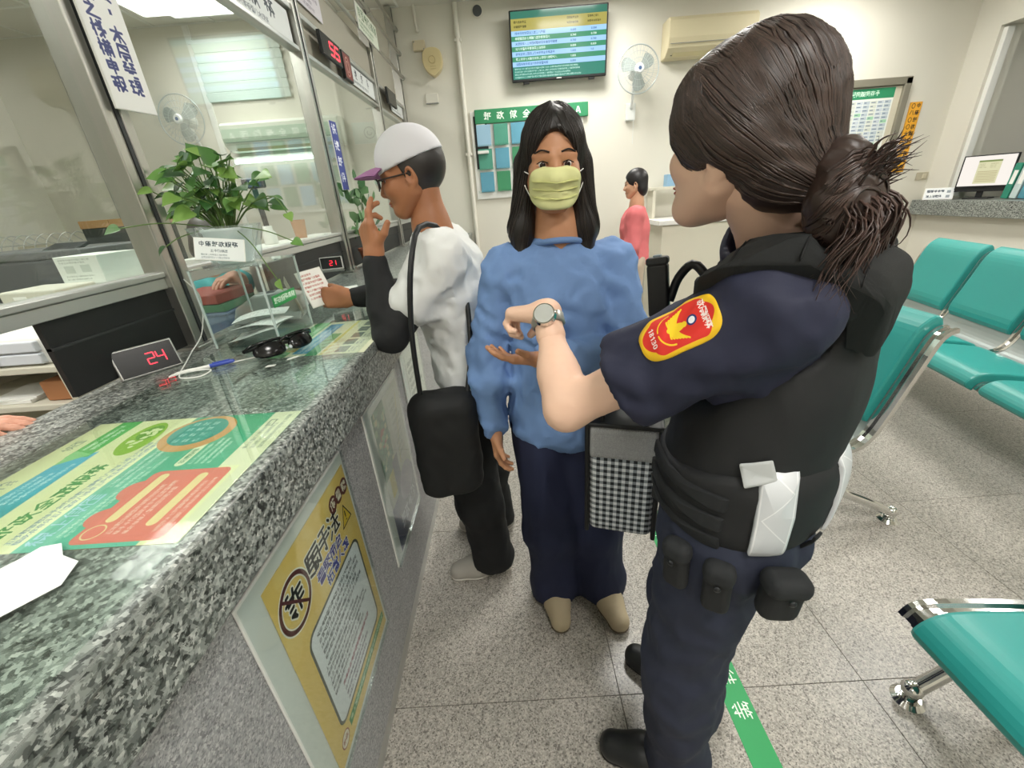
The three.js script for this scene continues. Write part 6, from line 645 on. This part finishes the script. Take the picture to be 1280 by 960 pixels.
// ===== customer in the cap =====
{
  const base = [-0.2, 0, -1.42], turn = -Math.PI / 2 - 0.1, K = frame(base, turn), P = K.p, o = thing('person', 'person in a white shirt, black arm sleeves and a pale cap at the counter', 'person', base, turn);
  const J = { pel: P([-0.15, 0.9, -1.42]), top: P([-0.205, 1.26, -1.41]), nk: P([-0.235, 1.37, -1.41]), sh: [P([-0.2, 1.305, -1.255]), P([-0.215, 1.305, -1.565])], el: [P([-0.37, 1.1, -1.205]), P([-0.37, 1.155, -1.6])], wr: [P([-0.385, 1.33, -1.245]), P([-0.58, 1.165, -1.5])], hp: [P([-0.15, 0.86, -1.335]), P([-0.15, 0.86, -1.505])], kn: [P([-0.19, 0.47, -1.32]), P([-0.17, 0.47, -1.53])], an: [P([-0.15, 0.09, -1.3]), P([-0.14, 0.09, -1.55])], toe: [P([-0.3, 0.035, -1.28]), P([-0.29, 0.035, -1.56])] };
  const H = headSetup(P([-0.275, 1.535, -1.405]), K.d([-0.95, -0.2, 0.06]), [0, 1, 0], 0.97);
  const h0 = handGeo(J.wr[0], K.d([-0.1, 1, -0.12]), K.d([0.7, 0.1, -0.7]), K.d([0.6, 0, 0.6]), { curl: [[0.12, 0.25, 0.2], [0.3, 0.6, 0.4], [0.6, 0.9, 0.6], [0.8, 1.1, 0.7]], s: 1, from: mix(J.el[0], J.wr[0], 0.75) }), h1 = handGeo(J.wr[1], K.d([-1, 0.12, 0.15]), K.d([0.05, -0.35, -1]), K.d([-0.15, 0.95, -0.3]), { curl: [[0.55, 0.8, 0.5], [0.6, 0.9, 0.5], [0.7, 0.95, 0.6], [0.8, 1, 0.6]], s: 1, thumb: [0.8, 0.3, 0.35], tip: 0.1, from: mix(J.el[1], J.wr[1], 0.75) });
  bodyMesh(J, H, o, 0xa8704e, [h0, h1], 0.012, 1.04); faceDetails(o, H);
  const L = [...torso(J, 0.028, 1.05), cap(J.top, add(J.nk, [0, -0.03, 0]), 0.105, 0.07)]; for (const i of [0, 1]) L.push(cap(mix(J.top, J.sh[i], 0.3), J.sh[i], 0.082, 0.074), cap(J.sh[i], mix(J.sh[i], J.el[i], 0.55), 0.074, 0.07)); part('shirt', cloth(L, 0.045, 0.0095, (v, x, y, z) => v > 0.06 ? v : Math.max(v + fold(x, y, z, 14, 0.012), 0.84 - y)), mat(0xdfe0de, 0.8), o);
  for (const i of [0, 1]) part('arm_sleeve', cloth(arm(J, i, 0.007, 0.5, 1.9, 1.03), 0.02, 0.007, (v, x, y, z) => v + fold(x, y, z, 16, 0.004)), mat(0x191a1c, 0.8), o, 'black arm sleeve');
  const tr = [ell(J.pel, [0.17, 0.1, 0.13]), ...leg(J, 0, 0.016, 1.03, 0.025), ...leg(J, 1, 0.016, 1.03, 0.025)]; part('trousers', cloth(tr, 0.04, 0.0115, (v, x, y, z) => v > 0.06 ? v : Math.max(v + fold(x, y, z, 8, 0.009), 0.06 - y, y - 0.96)), mat(0x141517, 0.85), o); shoes(J, o, mat(0xa9a59c, 0.6), mat(0xcfcbc2, 0.8));
  // cap, glasses, hair
  const cf = ell([0, 0.042, -0.012], [0.087, 0.098, 0.107]), capG = net((x, y, z) => Math.max(cf(x, y, z), 0.035 - y - 0.12 * z), [-0.11, 0, -0.14], [0.11, 0.16, 0.12], 0.0045), cm = part('cap', place(capG, H), mat(0xdcdbe0, 0.8), o, 'pale cap with a violet brim'); const brim = new THREE.RingGeometry(0.055, 0.135, 32, 4, Math.PI * 0.14, Math.PI * 0.72); { const p = brim.attributes.position; for (let i = 0; i < p.count; i++) { const x = p.getX(i) * 0.72, y = p.getY(i); p.setXYZ(i, x, 0.05 - 0.9 * x * x * 4 - Math.max(0, y - 0.08) * 0.2, y * 1.05 + 0.03); } brim.computeVertexNormals(); } part('brim', place(merge([brim, brim.clone().translate(0, -0.003, 0)]), H), mat(0x96628f, 0.75), cm, 'violet brim');
  const hairF = (x, y, z) => smax(smax(ell([0, 0.03, -0.018], [0.079, 0.095, 0.1])(x, y, z), y - 0.05, 0.01), -Math.max(-z + 0.015, -y - 0.06) , 0.01); part('hair', place(net((x, y, z) => Math.max(ell([0, 0.028, -0.018], [0.08, 0.096, 0.1])(x, y, z), y - 0.06, z - 0.012 - 0.3 * Math.max(0, y), -y - 0.055), [-0.1, -0.08, -0.14], [0.1, 0.08, 0.06], 0.005), H), hairMat(0x2a2624), o, 'short dark hair');
  const gl = []; for (const s of [-1, 1]) { gl.push(tube([[s * 0.012, 0.012, 0.104], [s * 0.034, 0.016, 0.104], [s * 0.055, 0.012, 0.096], [s * 0.056, -0.008, 0.096], [s * 0.034, -0.016, 0.104], [s * 0.013, -0.008, 0.106]], 0.0022, 32, 6, true), rod([s * 0.057, 0.01, 0.095], [s * 0.08, 0.004, -0.01], 0.0022, 6)); } gl.push(rod([-0.012, 0.008, 0.105], [0.012, 0.008, 0.105], 0.0022, 6)); const ge = part('eyeglasses', place(merge(gl), H), mat(0x2a201c, 0.35), o, 'dark framed eyeglasses'); for (const s of [-1, 1]) part('lens', place(new THREE.CircleGeometry(0.02, 20).scale(1.05, 0.72, 1).translate(s * 0.0345, 0.001, 0.104), H), M.glass, ge);
}
{ const o = thing('shoulder_bag', 'soft black shoulder bag hanging at the side of the person in the cap', 'bag', [-0.235, 0.55, -1.14], 0.15); const f = (x, y, z) => { const b = Math.max(Math.abs(x) - 0.085, Math.abs(y - 0.2) - 0.15, Math.abs(z) - 0.03); const q = [Math.max(Math.abs(x) - 0.05, 0), Math.max(Math.abs(y - 0.2) - 0.13, 0), Math.max(Math.abs(z) - 0.01, 0)]; return Math.hypot(...q) - 0.055 + 0.4 * Math.min(0, b) * 0 + fold(x, y, z, 10, 0.006); }; part('body', net(f, [-0.15, -0.02, -0.1], [0.15, 0.42, 0.1], 0.008), mat(0x131415, 0.75), o); part('strap', tube([[-0.06, 0.36, 0], [-0.05, 0.6, 0.01], [-0.02, 0.78, -0.01], [0.01, 0.85, -0.08], [0.06, 0.84, -0.14], [0.11, 0.7, -0.12], [0.11, 0.5, -0.05], [0.08, 0.36, 0]], 0.008, 30, 7), M.black, o); part('zip', rod([-0.07, 0.375, 0.02], [0.07, 0.375, 0.02], 0.003), M.dark, o); }
{ const o = thing('passbook', 'white passbook with red print held open in a hand over the counter', 'passbook', [-0.675, 1.185, -1.485], 0.75); o.rotation.x = -0.55; o.rotation.z = 0.5; part('cover', rbox(0.095, 0.13, 0.002, 0.0008, 0, 0.03, 0), mat(0xdedad0, 0.7), o); part('page', card(0.09, 0.125).translate(0, 0.03, 0.0016), face(canvasTex(128, 180, (g, w, h) => { g.fillStyle = '#f0ece6'; g.fillRect(0, 0, w, h); lines(g, 10, 14, 108, 7, 20, 11, '#b8675c'); }), 0.8), o); part('cover', rbox(0.095, 0.13, 0.002, 0.0008, -0.07, 0.03, -0.045, 1.3), mat(0xc9c2b0, 0.7), o); }
// ===== person in pink at the back =====
{
  const base = [1.16, 0, -3.95], turn = -1.9, K = frame(base, turn), P = (p) => p, o = thing('person', 'person in a pink top standing near the writing desk', 'person', base, turn);
  const J = { pel: [0, 0.86, 0], top: [0, 1.2, 0.01], nk: [0, 1.31, 0], sh: [[0.155, 1.24, 0], [-0.155, 1.24, 0]], el: [[0.19, 0.98, 0.02], [-0.19, 0.98, 0.02]], wr: [[0.15, 0.92, 0.2], [-0.14, 0.92, 0.2]], hp: [[0.085, 0.82, 0], [-0.085, 0.82, 0]], kn: [[0.09, 0.45, 0.015], [-0.09, 0.45, 0.015]], an: [[0.1, 0.09, -0.02], [-0.1, 0.09, -0.02]], toe: [[0.11, 0.03, 0.12], [-0.11, 0.03, 0.12]] }, H = headSetup([0, 1.475, 0.02], [0, -0.1, 1], [0, 1, 0], 0.94);
  const h0 = handGeo(J.wr[0], [-0.2, 0, 1], [-1, -0.3, 0], [0, 1, 0], { s: 0.92 }), h1 = handGeo(J.wr[1], [0.2, 0, 1], [1, -0.3, 0], [0, 1, 0], { s: 0.92 }); bodyMesh(J, H, o, 0xd0a080, [h0, h1], 0.014, 0.95); faceDetails(o, H);
  const L = [...torso(J, 0.022, 1), cap(J.top, add(J.nk, [0, -0.03, 0]), 0.098, 0.062)]; for (const i of [0, 1]) L.push(cap(mix(J.top, J.sh[i], 0.3), J.sh[i], 0.072, 0.066), ...arm(J, i, 0.016, 0, 1.2, 1.05)); part('shirt', cloth(L, 0.045, 0.012, (v, x, y, z) => v > 0.06 ? v : Math.max(v + fold(x, y, z, 9, 0.008), 0.8 - y)), mat(0xe5787b, 0.8), o); const tr = [ell(J.pel, [0.165, 0.1, 0.125]), ...leg(J, 0, 0.014, 1, 0.03), ...leg(J, 1, 0.014, 1, 0.03)]; part('trousers', cloth(tr, 0.04, 0.014, (v, x, y, z) => v > 0.06 ? v : Math.max(v + fold(x, y, z, 8, 0.008), 0.05 - y)), mat(0xcbb7a4, 0.85), o); shoes(J, o, mat(0x8f7f70, 0.6), mat(0x55504a, 0.8));
  const hp = [ell([0, 0.04, -0.014], [0.083, 0.098, 0.103]), ell([0, -0.04, -0.06], [0.075, 0.07, 0.05])], hj = join(hp, 0.03), fc = ell([0, -0.035, 0.09], [0.064, 0.1, 0.08]); const hf = (x, y, z) => smax(hj(x, y, z), -fc(x, y, z), 0.012); part('hair', place(net(hf, [-0.12, -0.14, -0.16], [0.12, 0.17, 0.13], 0.007), H), hairMat(0x1d1a1b), o, 'short black hair');
}
// ===== clerks behind the counter, seen only by a hand or a sleeve =====
function clerk(label, base, turn, hand0, colour, sleeve, y = 0.47) {
  const K = frame(base, turn), P = K.p, o = thing('person', label, 'person', base, turn);
  const wr0 = P(hand0.wr), J = { pel: [0, y + 0.08, -0.02], top: [0, y + 0.42, 0.06], nk: [0, y + 0.53, 0.08], sh: [[0.16, y + 0.46, 0.06], [-0.16, y + 0.46, 0.06]], el: [P(hand0.el), [-0.2, y + 0.28, 0.15]], wr: [wr0, [-0.1, y + 0.31, 0.34]], hp: [[0.09, y + 0.06, 0], [-0.09, y + 0.06, 0]], kn: [[0.1, y, 0.4], [-0.1, y, 0.4]], an: [[0.1, 0.09, 0.38], [-0.1, 0.09, 0.38]], toe: [[0.11, 0.03, 0.52], [-0.11, 0.03, 0.52]] }, H = headSetup([0, y + 0.69, 0.13], [0, -0.25, 1], [0, 1, 0], 0.94);
  const h0 = handGeo(J.wr[0], K.d(hand0.d), K.d([0, -1, 0]), K.d(hand0.t), { curl: [0.2, 0.25, 0.25, 0.3], s: 0.95, from: mix(J.el[0], J.wr[0], 0.8) }), h1 = handGeo(J.wr[1], [0.2, 0, 1], [0, -1, 0], [1, 0, 0], { s: 0.92 }); bodyMesh(J, H, o, 0xd9a088, [h0, h1], 0.014, 0.95); faceDetails(o, H);
  const L = [...torso(J, 0.022, 1), cap(J.top, add(J.nk, [0, -0.03, 0]), 0.098, 0.062)]; for (const i of [0, 1]) L.push(cap(mix(J.top, J.sh[i], 0.3), J.sh[i], 0.07, 0.066), ...arm(J, i, 0.016, 0, sleeve, 1.05)); part('shirt', cloth(L, 0.045, 0.012, (v, x, yy, z) => v > 0.06 ? v : v + fold(x, yy, z, 9, 0.008)), mat(colour, 0.8), o); const tr = [ell(J.pel, [0.165, 0.1, 0.125]), ...leg(J, 0, 0.014), ...leg(J, 1, 0.014)]; part('trousers', cloth(tr, 0.04, 0.014, (v, x, yy) => Math.max(v, 0.05 - yy)), mat(0x2a2d35, 0.85), o); shoes(J, o, M.black, M.dark);
  const hp = [ell([0, 0.04, -0.014], [0.083, 0.098, 0.103]), ell([0, -0.04, -0.06], [0.075, 0.07, 0.05])], hj = join(hp, 0.03), fc = ell([0, -0.035, 0.09], [0.064, 0.1, 0.08]); part('hair', place(net((x, yy, z) => smax(hj(x, yy, z), -fc(x, yy, z), 0.012), [-0.12, -0.14, -0.16], [0.12, 0.17, 0.13], 0.007), H), hairMat(0x1d1a1b), o, 'dark hair');
  const c = thing('stool', 'grey round stool behind the counter under ' + (colour === 0x4fb0b4 ? 'the clerk in turquoise' : 'the clerk whose hand rests on the counter'), 'stool', [base[0], 0, base[2]], turn); part('seat', cyl(0.19, 0.19, 0.06, 0, y - 0.085, -0.01), M.dark, c); part('column', cyl(0.03, 0.03, y - 0.13, 0, 0.045, -0.01), M.chrome, c); part('base', cyl(0.22, 0.1, 0.045, 0, 0, -0.01), M.alu, c);
  return o;
}
clerk('seated clerk whose hand rests on the granite near the 24 display', [-1.55, 0, -0.42], 1.25, { wr: [-1.13, 1.125, -0.69], el: [-1.3, 0.98, -0.55], d: [0.75, -0.05, -0.4], t: [-0.3, 0, -1] }, 0x8f9ba8, 0.7);
clerk('seated clerk in a turquoise top behind the clear document box', [-1.6, 0, -2.22], 1.5, { wr: [-1.2, 1.222, -1.86], el: [-1.3, 1.17, -2.05], d: [0, -0.03, 1], t: [1, 0, 0] }, 0x4fb0b4, 0.97, 0.66);
{ const o = thing('filing_pedestal', 'narrow cream filing pedestal behind the document box', 'cabinet', [-1.215, 0, -1.72]); part('body', rbox(0.25, 1.0, 0.3, 0.006, 0, 0.5, 0), M.cream, o); for (const y of [0.25, 0.55, 0.83]) { const d = part('drawer', rbox(0.23, 0.24, 0.016, 0.004, 0, y, 0.155), M.white, o); part('handle', rbox(0.1, 0.012, 0.014, 0.003, 0, y + 0.06, 0.168), M.grey, d); } }
solo('storage_tub', [rbox(0.24, 0.12, 0.24, 0.01, 0, 0.06, 0), rbox(0.25, 0.012, 0.25, 0.004, 0, 0.122, 0)], mat(0x6d7f9c, 0.5), 'blue grey plastic tub on the filing pedestal', 'tub', [-1.215, 1.0, -1.7]);
solo('desk_folder', rbox(0.22, 0.03, 0.24, 0.004, 0, 0.015, 0), mat(0x5f8f6c, 0.6), 'green folder lying on the blue grey tub', 'folder', [-1.215, 1.129, -1.7], 0.06); solo('desk_folder', rbox(0.22, 0.035, 0.23, 0.004, 0, 0.0175, 0), mat(0xb0564c, 0.6), 'red folder lying on top of the green folder', 'folder', [-1.215, 1.16, -1.7], -0.05);
scene.traverse((o) => { if (o.isMesh) { o.castShadow = true; o.receiveShadow = true; } });
renderer.render(scene, camera);
